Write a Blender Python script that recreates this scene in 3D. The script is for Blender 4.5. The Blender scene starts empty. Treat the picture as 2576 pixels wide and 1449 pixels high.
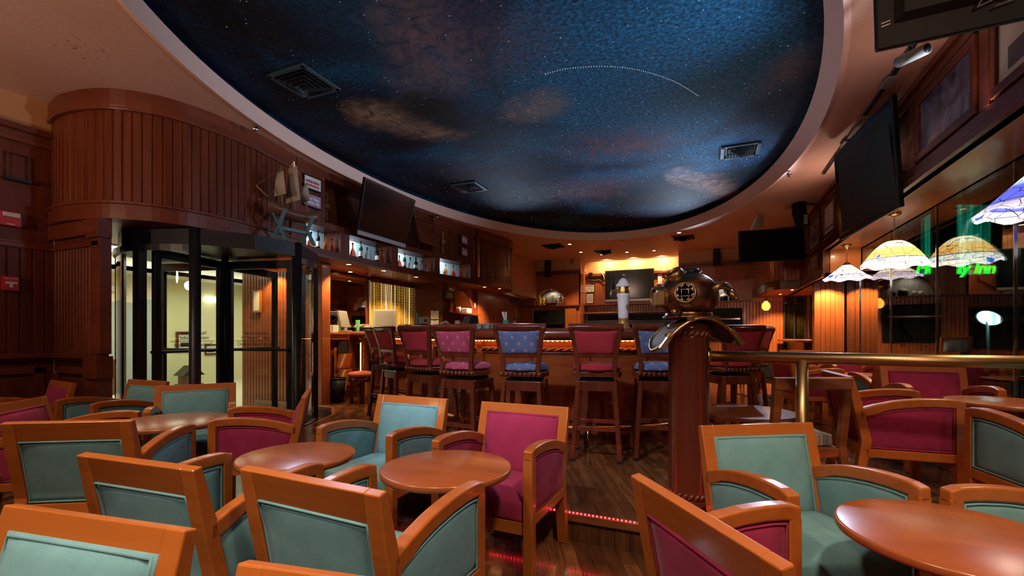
import bpy, math, random
from math import sin, cos, pi, radians as R, atan2, sqrt
from mathutils import Vector, Matrix
random.seed(7)
C = bpy.context.scene.collection
SC = bpy.context.scene
# ------------------------------------------------------------------ camera, world, exposure, big lights
PHI = R(23.4); CS, SN = cos(PHI), sin(PHI)
F, CX, HY, EYE = 1153.4, 1288.0, 842.7, 1.35
PL = 0.184            # raised floor around the bar
CEIL = 3.917
cam = bpy.data.cameras.new('camera'); camo = bpy.data.objects.new('camera', cam); C.objects.link(camo)
camo.location = (0, 0, EYE); camo.rotation_euler = (pi/2, 0, PHI)
cam.sensor_width = 36; cam.lens = 36*F/2576; cam.shift_y = (HY-724.5)/2576
cam.clip_start = .02; cam.clip_end = 100
SC.camera = camo
SC.view_settings.view_transform = 'Standard'; SC.view_settings.look = 'None'
SC.view_settings.exposure = 0.35; SC.view_settings.gamma = 1; SC.view_settings.use_curve_mapping = False
SC.cycles.use_denoising = True
SC.cycles.use_adaptive_sampling = True; SC.cycles.adaptive_threshold = .035; SC.cycles.adaptive_min_samples = 12
SC.cycles.max_bounces = 6; SC.cycles.diffuse_bounces = 2; SC.cycles.glossy_bounces = 3
SC.cycles.transmission_bounces = 5; SC.cycles.transparent_max_bounces = 10
SC.cycles.caustics_reflective = False; SC.cycles.caustics_refractive = False
SC.cycles.sample_clamp_indirect = 4
w = bpy.data.worlds.new('world'); SC.world = w; w.use_nodes = True
w.node_tree.nodes['Background'].inputs[0].default_value = (1.0, .55, .38, 1)
w.node_tree.nodes['Background'].inputs[1].default_value = 0.004

def W(px, py, d):
    "world point seen at photo pixel px,py at depth d"
    X = (px-CX)/F*d; z = EYE+(HY-py)/F*d
    return Vector((X*CS-d*SN, X*SN+d*CS, z))
def cw(X, d, z=0): return Vector((X*CS-d*SN, X*SN+d*CS, z))
def onA(px, py, a):
    m = (px-CX)/F; d = a/(m*CS-SN); return W(px, py, d)
def onB(px, py, b):
    m = (px-CX)/F; d = b/(m*SN+CS); return W(px, py, d)
def onZ(px, py, z): return W(px, py, F*(EYE-z)/(py-HY))

def spot(name, loc, tgt, power, col, size=70, blend=.5, rad=.03):
    l = bpy.data.lights.new(name, 'SPOT'); l.energy = power; l.color = col; l.spot_size = R(size); l.spot_blend = blend; l.shadow_soft_size = rad
    o = bpy.data.objects.new(name, l); C.objects.link(o); o.location = loc
    o.rotation_euler = (Vector(tgt)-Vector(loc)).to_track_quat('-Z', 'Y').to_euler(); return o
def area(name, loc, tgt, power, col, sx, sy=None):
    l = bpy.data.lights.new(name, 'AREA'); l.energy = power; l.color = col; l.size = sx
    if sy: l.shape = 'RECTANGLE'; l.size_y = sy
    o = bpy.data.objects.new(name, l); C.objects.link(o); o.location = loc
    o.rotation_euler = (Vector(tgt)-Vector(loc)).to_track_quat('-Z', 'Y').to_euler(); return o
def point(name, loc, power, col, rad=.04):
    l = bpy.data.lights.new(name, 'POINT'); l.energy = power; l.color = col; l.shadow_soft_size = rad
    o = bpy.data.objects.new(name, l); C.objects.link(o); o.location = loc; return o
WARM = (1, .62, .30); NEUT = (1, .85, .66); COOL = (.55, .72, 1); WHITE = (1, .93, .84)
# lounge downlights (fittings in the low ceiling just outside the frame, above the seats)
for i, (x, y, p) in enumerate(((-4.9, .6, 50), (-3.0, .2, 90), (-1.1, -.1, 105), (.7, .2, 130), (2.0, 1.2, 100))):
    spot('lounge_spot', (x, y, 3.88), (x+.15, y+1.1, 0), p*2.6, (1, .82, .62), 88, .6, .14)
# added fill spots, unseen behind the camera, to brighten the ceiling
for (x, y, tx, ty, p) in ((-5.2, -1.6, -5.0, .6, 150), (-2.0, -1.7, -2.4, .3, 130), (1.6, -1.6, 1.6, 1.4, 130)):
    spot('ceiling_fill', (x, y, 2.5), (tx, ty, CEIL), p*1.45, (1, .66, .46), 125, .9, .12)
for (y, p) in ((4.6, 22), (8.2, 40)):
    spot('fascia_fill', (1.9, y, 3.05), (1.3, y, CEIL), p, (1, .68, .54), 130, .9, .1)  # added fill spots brightening the ceiling on the window side
# cool wash over the painted sky, thrown up from the right-hand fascia and the far end
for (x, y, tx, ty, p) in ((1.88, 4.2, -1.2, 4.2, 120), (1.88, 8.6, -1.0, 7.6, 190), (-.4, 12.7, -1.5, 8.6, 170), (-4.8, 10.6, -2.4, 7.4, 60)):
    spot('sky_wash', (x, y, 2.9), (tx, ty, 4.2), p*2.8, (.66, .80, 1), 70, 1, .15)
# cool show-lights on the rim of the oval
for (x, y, tx, ty, p) in ((-5.2, 4.6, -2.2, 2.5, 150), (-4.4, 10.6, -2.2, 4.6, 260), (.95, 9.1, .9, 3.6, 300), (1.2, 5.6, -1.8, 3.2, 110)):
    spot('rim_spot', (x, y, 3.80), (tx, ty, .6), p, COOL, 40, .7, .04)
# far ceiling and soffit downlights
for px, py, p in ((1433, 614, 150), (1461, 634, 150), (1708, 585, 200)):
    q = onZ(px, py, 3.917)
    spot('far_spot', (q.x, q.y, 3.89), (q.x, q.y+.3, 1.5), p*2.2, WARM, 95, .5, .03)
for x in (-3.25, -2.35, -1.45):
    spot('wall_washer', (x, 15.50, 3.89), (x, 15.95, 3.45), 75, (1, .66, .34), 150, .5, .03)
for px, py, p in ((877, 665, 26), (881, 684, 20), (965, 681, 24), (1047, 697, 26), (1219, 722, 30), (1257, 726, 30)):
    q = onZ(px, py, 2.56); spot('soffit_spot', (q.x, q.y, 2.54), (q.x-.25, q.y+.1, 1.0), p*4.2, WARM, 110, .5, .03)
for px, py, p in ((1942, 749, 22), (1963, 740, 22), (1993, 729, 24)):
    q = onZ(px, py, 2.45); spot('corner_spot', (q.x, q.y, 2.43), (q.x+.05, q.y+.4, .5), p*12, WARM, 110, .5, .03)
for y in (8.6, 6.4, 3.6, 1.2):
    spot('window_soffit_spot', (2.15, y, 2.91), (2.1, y, 0), 70, WARM, 110, .6, .04)
spot('corner_spot', (2.2, 11.0, 2.43), (2.22, 11.4, .6), 190, WARM, 110, .5, .03)
spot('window_soffit_spot', (2.2, 9.65, 2.91), (2.22, 10.25, 2.3), 60, WARM, 120, .6, .03)  # added spot imitating the cone lamp's glow on the soffit end
spot('lounge_spot', (-.9, -1.6, 3.88), (-1.4, .3, .7), 260, (1, .90, .76), 34, .7, .12)  # added spot brightening the armchair in the near left corner
spot('lounge_spot', (-1.9, .9, 3.88), (-2.1, 2.9, .80), 190, COOL, 17, .4, .03)
spot('lounge_spot', (-1.5, .6, 3.88), (-1.5, 4.2, 1.1), 420, (.74, .82, 1), 46, .7, .06)
area('lobby_area', (-10.2, 5.0, 3.5), (-10.2, 5.0, 0), 190, (1, .95, .78), 4, 9)
spot('vestibule_spot', (-7.0, 5.55, 2.5), (-7.0, 5.78, 1.0), 110, (1, .6, .26), 110, .4, .03)
spot('vestibule_spot', (-7.2, 3.22, 2.5), (-7.2, 3.02, 1.0), 60, (1, .6, .26), 110, .4, .03)


# ------------------------------------------------------------------ materials
MATS = {}
def nodes(m):
    nt = m.node_tree; return nt, nt.nodes, nt.links, nt.nodes['Principled BSDF']
def mat(name, col, rough=.5, metal=0, spec=.5, emit=None, es=1, trans=0, ior=1.45, coat=0, alpha=1, sheen=0):
    m = bpy.data.materials.new(name); m.use_nodes = True
    nt, N, L, b = nodes(m)
    b.inputs['Base Color'].default_value = (*col, 1); b.inputs['Roughness'].default_value = rough
    b.inputs['Metallic'].default_value = metal; b.inputs['Specular IOR Level'].default_value = spec
    b.inputs['Transmission Weight'].default_value = trans; b.inputs['IOR'].default_value = ior
    b.inputs['Coat Weight'].default_value = coat; b.inputs['Coat Roughness'].default_value = .08
    b.inputs['Alpha'].default_value = alpha; b.inputs['Sheen Weight'].default_value = sheen
    if emit: b.inputs['Emission Color'].default_value = (*emit, 1); b.inputs['Emission Strength'].default_value = es
    MATS[name] = m; return m
def ramp(N, stops):
    r = N.new('ShaderNodeValToRGB'); e = r.color_ramp.elements
    while len(e) < len(stops): e.new(.5)
    for i, (p, c) in enumerate(stops): e[i].position = p; e[i].color = (*c, 1)
    return r
def wood(name, c1, c2, rough=.28, scale=(2, 2, 18), coat=.3, bump=.02):
    m = mat(name, c1, rough, coat=coat); nt, N, L, b = nodes(m)
    tc = N.new('ShaderNodeTexCoord'); mp = N.new('ShaderNodeMapping'); mp.inputs['Scale'].default_value = scale
    L.new(tc.outputs['Object'], mp.inputs[0])
    n1 = N.new('ShaderNodeTexNoise'); n1.inputs['Scale'].default_value = 1; n1.inputs['Detail'].default_value = 6; n1.inputs['Distortion'].default_value = .8
    L.new(mp.outputs[0], n1.inputs['Vector'])
    r = ramp(N, [(.3, c2), (.7, c1)]); L.new(n1.outputs['Fac'], r.inputs[0]); L.new(r.outputs[0], b.inputs['Base Color'])
    if bump:
        bp = N.new('ShaderNodeBump'); bp.inputs['Strength'].default_value = bump; L.new(n1.outputs['Fac'], bp.inputs['Height']); L.new(bp.outputs[0], b.inputs['Normal'])
    return m
def fabric(name, col, col2, scale=420, diamonds=None):
    m = mat(name, col, .9, spec=.15, sheen=.05); nt, N, L, b = nodes(m)
    tc = N.new('ShaderNodeTexCoord')
    n1 = N.new('ShaderNodeTexNoise'); n1.inputs['Scale'].default_value = scale; n1.inputs['Detail'].default_value = 2
    L.new(tc.outputs['Object'], n1.inputs['Vector'])
    n2 = N.new('ShaderNodeTexNoise'); n2.inputs['Scale'].default_value = 9; L.new(tc.outputs['Object'], n2.inputs['Vector'])
    mx = N.new('ShaderNodeMath'); mx.operation = 'MULTIPLY_ADD'; mx.inputs[1].default_value = .5
    L.new(n1.outputs['Fac'], mx.inputs[0])
    h = N.new('ShaderNodeMath'); h.operation = 'MULTIPLY'; h.inputs[1].default_value = .5; L.new(n2.outputs['Fac'], h.inputs[0]); L.new(h.outputs[0], mx.inputs[2])
    r = ramp(N, [(.35, col2), (.65, col)]); L.new(mx.outputs[0], r.inputs[0])
    out = r.outputs[0]
    if diamonds:
        sx = N.new('ShaderNodeSeparateXYZ'); L.new(tc.outputs['Object'], sx.inputs[0])
        def ab(o, s, off):
            a = N.new('ShaderNodeMath'); a.operation = 'MULTIPLY_ADD'; a.inputs[1].default_value = s; a.inputs[2].default_value = off; L.new(o, a.inputs[0])
            f = N.new('ShaderNodeMath'); f.operation = 'FRACT'; L.new(a.outputs[0], f.inputs[0])
            c = N.new('ShaderNodeMath'); c.operation = 'SUBTRACT'; c.inputs[1].default_value = .5; L.new(f.outputs[0], c.inputs[0])
            d = N.new('ShaderNodeMath'); d.operation = 'ABSOLUTE'; L.new(c.outputs[0], d.inputs[0]); return d.outputs[0]
        def mth(op, a, b_):
            q = N.new('ShaderNodeMath'); q.operation = op
            for i, v in enumerate((a, b_)):
                if isinstance(v, float): q.inputs[i].default_value = v
                else: L.new(v, q.inputs[i])
            return q.outputs[0]
        masks = []
        for ox, oz in ((0, 0), (.5, .5)):
            s = mth('ADD', ab(sx.outputs[0], 8.3, ox), ab(sx.outputs[2], 8.3, oz))
            masks.append(mth('MULTIPLY', mth('GREATER_THAN', s, .075), mth('LESS_THAN', s, .125)))
        mk = mth('MAXIMUM', masks[0], masks[1])
        mi = N.new('ShaderNodeMixRGB'); L.new(mk, mi.inputs[0]); L.new(out, mi.inputs[1]); mi.inputs[2].default_value = (*diamonds, 1); out = mi.outputs[0]
    L.new(out, b.inputs['Base Color'])
    bp = N.new('ShaderNodeBump'); bp.inputs['Strength'].default_value = .25; bp.inputs['Distance'].default_value = .002
    L.new(n1.outputs['Fac'], bp.inputs['Height']); L.new(bp.outputs[0], b.inputs['Normal'])
    return m

CHW = wood('chair_wood', (.46, .125, .022), (.34, .085, .014), .3, (1.2, 9, 9), .25, .01)
TBW = wood('table_wood', (.36, .092, .026), (.28, .066, .016), .25, (1.5, 7, 7), .0, .015)
MAH = wood('mahogany', (.145, .031, .012), (.092, .019, .008), .36, (7, 7, .8), .08)
MAHH = wood('mahogany_rail', (.16, .034, .012), (.105, .021, .008), .32, (.9, .9, 8), .15)
DRUMW = wood('drum_wood', (.150, .031, .008), (.085, .016, .005), .36, (9, 9, .7), .04)
SOFW = wood('soffit_wood_lit', (.50, .17, .05), (.40, .12, .032), .3, (1, .4, 3), .2)  # mahogany lightened to carry the pendant lamps' glow on the soffit
MAHL = wood('mahogany_light', (.36, .10, .026), (.27, .07, .018), .28, (7, 7, .8), .3)
DKW = wood('dark_stool_wood', (.125, .026, .010), (.075, .015, .007), .2, (9, 9, 1.2), .4)
OLDW = wood('old_wood', (.22, .07, .02), (.12, .034, .010), .3, (4, 4, 14), .3)
BARW = wood('bar_wood', (.26, .065, .016), (.17, .040, .010), .22, (1, 1, 9), .4)
TEAL = fabric('teal_fabric', (.165, .325, .345), (.12, .245, .262))
PINK = fabric('magenta_fabric', (.33, .028, .085), (.24, .018, .058))
BLUS = fabric('blue_diamond_fabric', (.115, .15, .29), (.075, .10, .20), 300, (.40, .36, .38))
PNKD = fabric('rose_diamond_fabric', (.36, .06, .12), (.26, .04, .085), 300, (.50, .24, .28))
REDF = fabric('red_fabric', (.34, .03, .045), (.25, .02, .032), 300)
GRYF = fabric('grey_fabric', (.34, .40, .45), (.24, .29, .33), 300)
CORF = fabric('coral_fabric', (.45, .12, .09), (.36, .09, .07), 300)
for _w in (MAH, DRUMW): _w.node_tree.nodes['Principled BSDF'].inputs['Specular IOR Level'].default_value = .28
RBRS = mat('satin_brass', (.44, .29, .13), .36, 1)
BRASS = mat('brass', (.62, .40, .16), .26, 1)
OBRS = mat('old_brass', (.42, .29, .13), .34, 1)
COPP = mat('aged_copper', (.32, .155, .085), .33, 1)
nt, N, L, b = nodes(COPP)
_n = N.new('ShaderNodeTexNoise'); _n.inputs['Scale'].default_value = 7; _n.inputs['Detail'].default_value = 5
_r = ramp(N, [(.35, (.16, .095, .06)), (.6, (.36, .17, .09))]); L.new(_n.outputs['Fac'], _r.inputs[0]); L.new(_r.outputs[0], b.inputs['Base Color'])
_r2 = ramp(N, [(.3, (.45,)*3), (.7, (.24,)*3)]); L.new(_n.outputs['Fac'], _r2.inputs[0]); L.new(_r2.outputs[0], b.inputs['Roughness'])
CHROM = mat('chrome', (.75, .75, .75), .12, 1)
BLK = mat('black_plastic', (.006, .006, .0065), .5, spec=.25)
BLKM = mat('black_metal', (.014, .015, .019), .38, .1)
SCRN = mat('tv_screen', (.004, .004, .0045), .14, spec=.32)
SILV = mat('silver_strip', (.30, .31, .38), .35)
WHT = mat('white_plastic', (.62, .60, .57), .4)
PAPER = mat('paper', (.62, .60, .55), .8)
GREYP = mat('grey_plastic', (.20, .195, .175), .45)
MONS = mat('monitor_screen', (.15, .16, .15), .3)
GREEN = mat('green_paper', (.16, .62, .20), .6)
GREEND = mat('green_glass_box', (.01, .22, .12), .3)
REDP = mat('red_plastic', (.48, .012, .02), .35)
PORC = mat('porcelain', (.70, .72, .78), .12, coat=.5)
GOLDP = mat('gold_paint', (.42, .24, .06), .4, .4)
INK = mat('black_ink', (.008, .008, .008), .6)
REDINK = mat('red_ink', (.35, .01, .03), .6)
GLASSW = mat('clear_glass', (.95, .97, .97), .02, trans=1, ior=1.45)
AMBER = mat('amber_spirit', (.85, .22, .04), .03, trans=.85, ior=1.36)
REDSP = mat('rose_spirit', (.80, .10, .05), .03, trans=.8, ior=1.36)
DGRN = mat('green_bottle_glass', (.02, .10, .03), .05, trans=.5)
DBRN = mat('dark_bottle_glass', (.012, .009, .007), .06)
YEL = mat('yellow_liquor', (.85, .48, .03), .08, trans=.3)
ROPE = mat('rope_yellow', (.80, .52, .07), .7)
ROPB = mat('rope_brown', (.26, .15, .05), .8)
TEALW = mat('painted_blue_wood', (.09, .20, .26), .5)
SAIL = mat('sailcloth', (.34, .30, .26), .9)
CREAM = mat('lobby_paint', (.72, .66, .42), .8)
GRYW = mat('lobby_grey', (.34, .38, .34), .6)
STONE = mat('lobby_stone', (.60, .56, .42), .4)
BEIGE = mat('lobby_ceiling_white', (.85, .82, .72), .7)
BLUEART = mat('print_blue_grey', (.24, .26, .34), .3, coat=.4)
CREAMART = mat('print_cream', (.55, .52, .46), .5)
MIRR = mat('mirror', (.62, .60, .60), .02, 1)
ADMIRR = mat('niche_mirror', (.45, .50, .52), .06, 1)
E_WARM = mat('lamp_warm', (1, .8, .5), emit=(1, .72, .42), es=28)
E_LED = mat('led_amber', (1, .5, .2), emit=(1, .42, .12), es=16)
E_RED = mat('led_red', (1, .1, .1), emit=(1, .015, .03), es=22)
E_WHT = mat('tube_white', (1, 1, 1), emit=(1, .95, .82), es=3.5)
E_BULB = mat('bulb_glow', (1, .9, .7), emit=(1, .80, .55), es=190)
NBLUE = mat('niche_blue_reflection', (.40, .58, .66), .22, coat=.4)  # pale blue colour imitating bright mirrored light behind the bottles
E_GRN = mat('neon_green', (.1, 1, .2), emit=(.01, 1, .03), es=5)
E_TEAL = mat('sign_teal', (.1, .6, .5), emit=(.008, .30, .22), es=1.0)
E_BLUW = mat('lamp_daylight', (1, 1, 1), emit=(.55, .80, 1), es=18)
E_STAR = mat('fibre_star', (1, 1, 1), emit=(.8, .82, .9), es=.45)
E_NICHE = mat('niche_blue_panel', (.3, .6, .7), emit=(.30, .62, .80), es=.75)
E_NICHY = mat('niche_yellow_panel', (.8, .6, .2), emit=(.95, .70, .28), es=.6)
E_CURT = mat('window_glow', (1, 1, .9), emit=(.95, 1, .80), es=.75)
E_AMB = mat('amber_globe', (1, .55, .1), .1, emit=(1, .42, .05), es=2.2)

# floor boards
FLOOR = mat('floor_boards', (.10, .035, .012), .16, coat=.25)
nt, N, L, b = nodes(FLOOR)
tc = N.new('ShaderNodeTexCoord'); mp = N.new('ShaderNodeMapping'); mp.inputs['Rotation'].default_value = (0, 0, R(66)); L.new(tc.outputs['Object'], mp.inputs[0])
br = N.new('ShaderNodeTexBrick'); br.offset = .37; br.inputs['Scale'].default_value = 1; br.inputs['Brick Width'].default_value = .8; br.inputs['Row Height'].default_value = .085
br.inputs['Mortar Size'].default_value = .0016; br.inputs['Bias'].default_value = -.1
br.inputs['Color1'].default_value = (.15, .058, .019, 1); br.inputs['Color2'].default_value = (.05, .017, .007, 1); br.inputs['Mortar'].default_value = (.012, .005, .003, 1)
L.new(mp.outputs[0], br.inputs['Vector'])
mp2 = N.new('ShaderNodeMapping'); mp2.inputs['Scale'].default_value = (3, 40, 3); L.new(mp.outputs[0], mp2.inputs[0])
n1 = N.new('ShaderNodeTexNoise'); n1.inputs['Scale'].default_value = 1; n1.inputs['Detail'].default_value = 5; L.new(mp2.outputs[0], n1.inputs['Vector'])
rr = ramp(N, [(.3, (.62,)*3), (.7, (1.35,)*3)]); L.new(n1.outputs['Fac'], rr.inputs[0])
mi = N.new('ShaderNodeMixRGB'); mi.blend_type = 'MULTIPLY'; mi.inputs[0].default_value = 1; L.new(br.outputs['Color'], mi.inputs[1]); L.new(rr.outputs[0], mi.inputs[2]); L.new(mi.outputs[0], b.inputs['Base Color'])
n3 = N.new('ShaderNodeTexNoise'); n3.inputs['Scale'].default_value = 6; n3.inputs['Detail'].default_value = 4; L.new(tc.outputs['Object'], n3.inputs['Vector'])
r3 = ramp(N, [(.3, (.12,)*3), (.75, (.30,)*3)]); L.new(n3.outputs['Fac'], r3.inputs[0]); L.new(r3.outputs[0], b.inputs['Roughness'])
bp = N.new('ShaderNodeBump'); bp.inputs['Strength'].default_value = .12; bp.inputs['Distance'].default_value = .01; L.new(n3.outputs['Fac'], bp.inputs['Height']); L.new(bp.outputs[0], b.inputs['Normal'])

# ceiling plaster
PLAS = mat('ceiling_plaster', (.60, .35, .245), .45)
nt, N, L, b = nodes(PLAS)
tc = N.new('ShaderNodeTexCoord')
n1 = N.new('ShaderNodeTexNoise'); n1.inputs['Scale'].default_value = 26; n1.inputs['Detail'].default_value = 4; L.new(tc.outputs['Object'], n1.inputs['Vector'])
n2 = N.new('ShaderNodeTexNoise'); n2.inputs['Scale'].default_value = 1.1; n2.inputs['Detail'].default_value = 3; L.new(tc.outputs['Object'], n2.inputs['Vector'])
m1 = N.new('ShaderNodeMath'); m1.operation = 'MULTIPLY'; L.new(n1.outputs['Fac'], m1.inputs[0]); L.new(n2.outputs['Fac'], m1.inputs[1])
r1 = ramp(N, [(.1, (.56, .33, .255)), (.34, (.64, .40, .32)), (.41, (.60, .36, .28)), (.445, (.30, .13, .10))]); L.new(m1.outputs[0], r1.inputs[0]); L.new(r1.outputs[0], b.inputs['Base Color'])
bp = N.new('ShaderNodeBump'); bp.inputs['Strength'].default_value = .15; bp.inputs['Distance'].default_value = .01; L.new(n1.outputs['Fac'], bp.inputs['Height']); L.new(bp.outputs[0], b.inputs['Normal'])
RIM = mat('rim_paint', (.72, .47, .40), .5)
WALLP = mat('wall_paint_orange', (.50, .24, .10), .55)

# painted night-sky mural: mottled blue paint with brushed clouds at the places the painter put them
ZM = CEIL+.29
SKYM = mat('sky_mural', (.02, .06, .14), .75, spec=.15)
nt, N, L, b = nodes(SKYM)
tc = N.new('ShaderNodeTexCoord')
def _noise(sc, det, rough=.6, dist=0, loc=(0, 0, 0)):
    m_ = N.new('ShaderNodeMapping'); m_.inputs['Location'].default_value = loc; L.new(tc.outputs['Object'], m_.inputs[0])
    n_ = N.new('ShaderNodeTexNoise'); n_.inputs['Scale'].default_value = sc; n_.inputs['Detail'].default_value = det; n_.inputs['Roughness'].default_value = rough; n_.inputs['Distortion'].default_value = dist
    L.new(m_.outputs[0], n_.inputs['Vector']); return n_.outputs['Fac']
def _m(op, a, b_, clamp=False):
    q = N.new('ShaderNodeMath'); q.operation = op; q.use_clamp = clamp
    for i, v in enumerate((a, b_)):
        if isinstance(v, (int, float)): q.inputs[i].default_value = v
        else: L.new(v, q.inputs[i])
    return q.outputs[0]
def _mix(f, a, b_, mode='MIX'):
    q = N.new('ShaderNodeMixRGB'); q.blend_type = mode
    for i, v in enumerate((f, a, b_)):
        if isinstance(v, tuple): q.inputs[i].default_value = (*v, 1)
        elif isinstance(v, (int, float)): q.inputs[i].default_value = v
        else: L.new(v, q.inputs[i])
    return q.outputs[0]
big = _noise(.33, 4, .6, .7, (1.2, 4.4, 0)); fine = _noise(24, 6, .75); streak = _noise(3.2, 6, .68, 2.2, (2, 1, 0)); wob = _noise(1.3, 4, .6)
r_ = ramp(N, [(.38, (.008, .010, .020)), (.52, (.008, .032, .078)), (.64, (.010, .088, .185))]); L.new(big, r_.inputs[0]); col = r_.outputs[0]
r_ = ramp(N, [(.34, (.12,)*3), (.50, (.8,)*3), (.66, (2.1,)*3)]); L.new(fine, r_.inputs[0]); col = _mix(1, col, r_.outputs[0], 'MULTIPLY')
def blob(px, py, sx_, sy, ang, colr, k, edge=.9):
    global col
    p = onZ(px, py, ZM); m_ = N.new('ShaderNodeMapping'); m_.vector_type = 'TEXTURE'; m_.inputs['Location'].default_value = (p.x, p.y, ZM); m_.inputs['Rotation'].default_value = (0, 0, R(ang)); m_.inputs['Scale'].default_value = (sx_, sy, 9)
    L.new(tc.outputs['Object'], m_.inputs[0]); ln = N.new('ShaderNodeVectorMath'); ln.operation = 'LENGTH'; L.new(m_.outputs[0], ln.inputs[0])
    d = _m('ADD', ln.outputs['Value'], _m('MULTIPLY', _m('SUBTRACT', wob, .5), 1.6)); f = _m('SUBTRACT', 1.15, d, True)
    f = _m('MULTIPLY', f, _m('MULTIPLY_ADD' if False else 'ADD', _m('MULTIPLY', _m('SUBTRACT', streak, .34), 3.2, True), .12), True)
    col = _mix(_m('MULTIPLY', f, k, True), col, colr)
blob(640, 60, 1.0, 1.0, 0, (.010, .010, .014), 1.5); blob(930, 60, .8, 1.4, 10, (.02, .075, .14), .7)
blob(1060, 130, .55, 1.25, 30, (.17, .105, .115), 1.0); blob(1230, 90, .7, .8, 0, (.10, .06, .085), .6)
blob(960, 290, .55, .42, 30, (.25, .17, .11), 1.3); blob(1080, 270, .46, .40, 10, (.012, .009, .009), 1.9); blob(1090, 335, .5, .3, 30, (.24, .15, .09), .9)
blob(1350, 270, .35, .5, 60, (.20, .13, .09), .9); blob(1550, 365, 1.0, .7, 20, (.13, .055, .065), 1.0); blob(1460, 480, 1.2, 1.1, 0, (.16, .085, .085), .9); blob(1340, 490, .7, .9, 0, (.02, .10, .13), .6)
blob(1790, 470, .42, 1.3, -25, (.46, .34, .33), 1.5); blob(1985, 180, .35, .6, 20, (.15, .085, .075), .9); blob(890, 400, 1.0, .5, 40, (.006, .007, .012), 1.5); blob(1150, 430, .8, .6, 30, (.05, .03, .05), .8)
L.new(col, b.inputs['Base Color'])

def glass_mat(name, tint, refl, rtint=(1, 1, 1), rough=0):
    m = bpy.data.materials.new(name); m.use_nodes = True; nt = m.node_tree; N = nt.nodes; L = nt.links
    N.remove(N['Principled BSDF']); out = N['Material Output']
    t = N.new('ShaderNodeBsdfTransparent'); t.inputs[0].default_value = (*tint, 1)
    g = N.new('ShaderNodeBsdfGlossy'); g.inputs['Roughness'].default_value = rough; g.inputs[0].default_value = (*rtint, 1)
    lw = N.new('ShaderNodeLayerWeight'); lw.inputs[0].default_value = .5
    pw = N.new('ShaderNodeMath'); pw.operation = 'POWER'; pw.inputs[1].default_value = 4.5; L.new(lw.outputs['Facing'], pw.inputs[0])
    a = N.new('ShaderNodeMath'); a.operation = 'MULTIPLY_ADD'; a.use_clamp = True; a.inputs[1].default_value = .9; a.inputs[2].default_value = refl; L.new(pw.outputs[0], a.inputs[0])
    mx = N.new('ShaderNodeMixShader'); L.new(a.outputs[0], mx.inputs[0]); L.new(t.outputs[0], mx.inputs[1]); L.new(g.outputs[0], mx.inputs[2]); L.new(mx.outputs[0], out.inputs[0])
    MATS[name] = m; return m
PANE = glass_mat('door_glass', (.93, .96, .93), .025)
WING = glass_mat('window_glass', (.45, .62, .56), .13)
# wet streaks on the window glass
_m = WING; nt = _m.node_tree; N = nt.nodes; L = nt.links
tc = N.new('ShaderNodeTexCoord'); mp = N.new('ShaderNodeMapping'); mp.inputs['Scale'].default_value = (1, 30, 1.2); L.new(tc.outputs['Object'], mp.inputs[0])
ns = N.new('ShaderNodeTexNoise'); ns.inputs['Scale'].default_value = 1; ns.inputs['Detail'].default_value = 3; L.new(mp.outputs[0], ns.inputs['Vector'])
rs = ramp(N, [(.35, (.16, .28, .24)), (.65, (.70, .85, .80))]); L.new(ns.outputs['Fac'], rs.inputs[0])
L.new(rs.outputs[0], [n for n in N if n.type == 'BSDF_TRANSPARENT'][0].inputs[0])

# stained-glass shade: painted panes with dark leading, lit from the bulb inside
def tiffany(name, top, mid, band, edge, es):
    m = bpy.data.materials.new(name); m.use_nodes = True; nt, N, L, b = nodes(m)
    tc = N.new('ShaderNodeTexCoord'); sx = N.new('ShaderNodeSeparateXYZ'); L.new(tc.outputs['Generated'], sx.inputs[0])
    vo = N.new('ShaderNodeTexVoronoi'); vo.feature = 'DISTANCE_TO_EDGE'; vo.inputs['Scale'].default_value = 11; L.new(tc.outputs['Object'], vo.inputs['Vector'])
    vc = N.new('ShaderNodeTexVoronoi'); vc.inputs['Scale'].default_value = 4.2; L.new(tc.outputs['Object'], vc.inputs['Vector'])
    r = ramp(N, [(0, edge), (.16, band), (.24, band), (.27, (.03, .05, .25)), (.31, mid), (.62, mid), (.8, top)]); L.new(sx.outputs[2], r.inputs[0])
    fl = ramp(N, [(.17, (1,)*3), (.20, (0,)*3)]); L.new(vc.outputs['Distance'], fl.inputs[0])
    mi = N.new('ShaderNodeMixRGB'); L.new(fl.outputs[0], mi.inputs[0]); L.new(r.outputs[0], mi.inputs[1]); mi.inputs[2].default_value = (.02, .10, .75, 1)
    ld = ramp(N, [(.012, (.02,)*3), (.03, (1,)*3)]); L.new(vo.outputs['Distance'], ld.inputs[0])
    mu = N.new('ShaderNodeMixRGB'); mu.blend_type = 'MULTIPLY'; mu.inputs[0].default_value = 1; L.new(mi.outputs[0], mu.inputs[1]); L.new(ld.outputs[0], mu.inputs[2])
    L.new(mu.outputs[0], b.inputs['Base Color']); L.new(mu.outputs[0], b.inputs['Emission Color']); b.inputs['Emission Strength'].default_value = es
    b.inputs['Roughness'].default_value = .25
    MATS[name] = m; return m
TIF1 = tiffany('stained_glass_gold', (1, .82, .50), (.95, .50, .12), (.95, .90, .75), (.70, .75, .95), 2.0)
TIF2 = tiffany('stained_glass_white', (1, .85, .62), (.95, .75, .55), (.70, .50, .50), (.35, .45, .80), 1.7)
TIF3 = tiffany('stained_glass_blue', (.7, .95, .8), (.10, .12, .62), (.45, .40, .55), (.9, .85, .7), 1.2)

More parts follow.
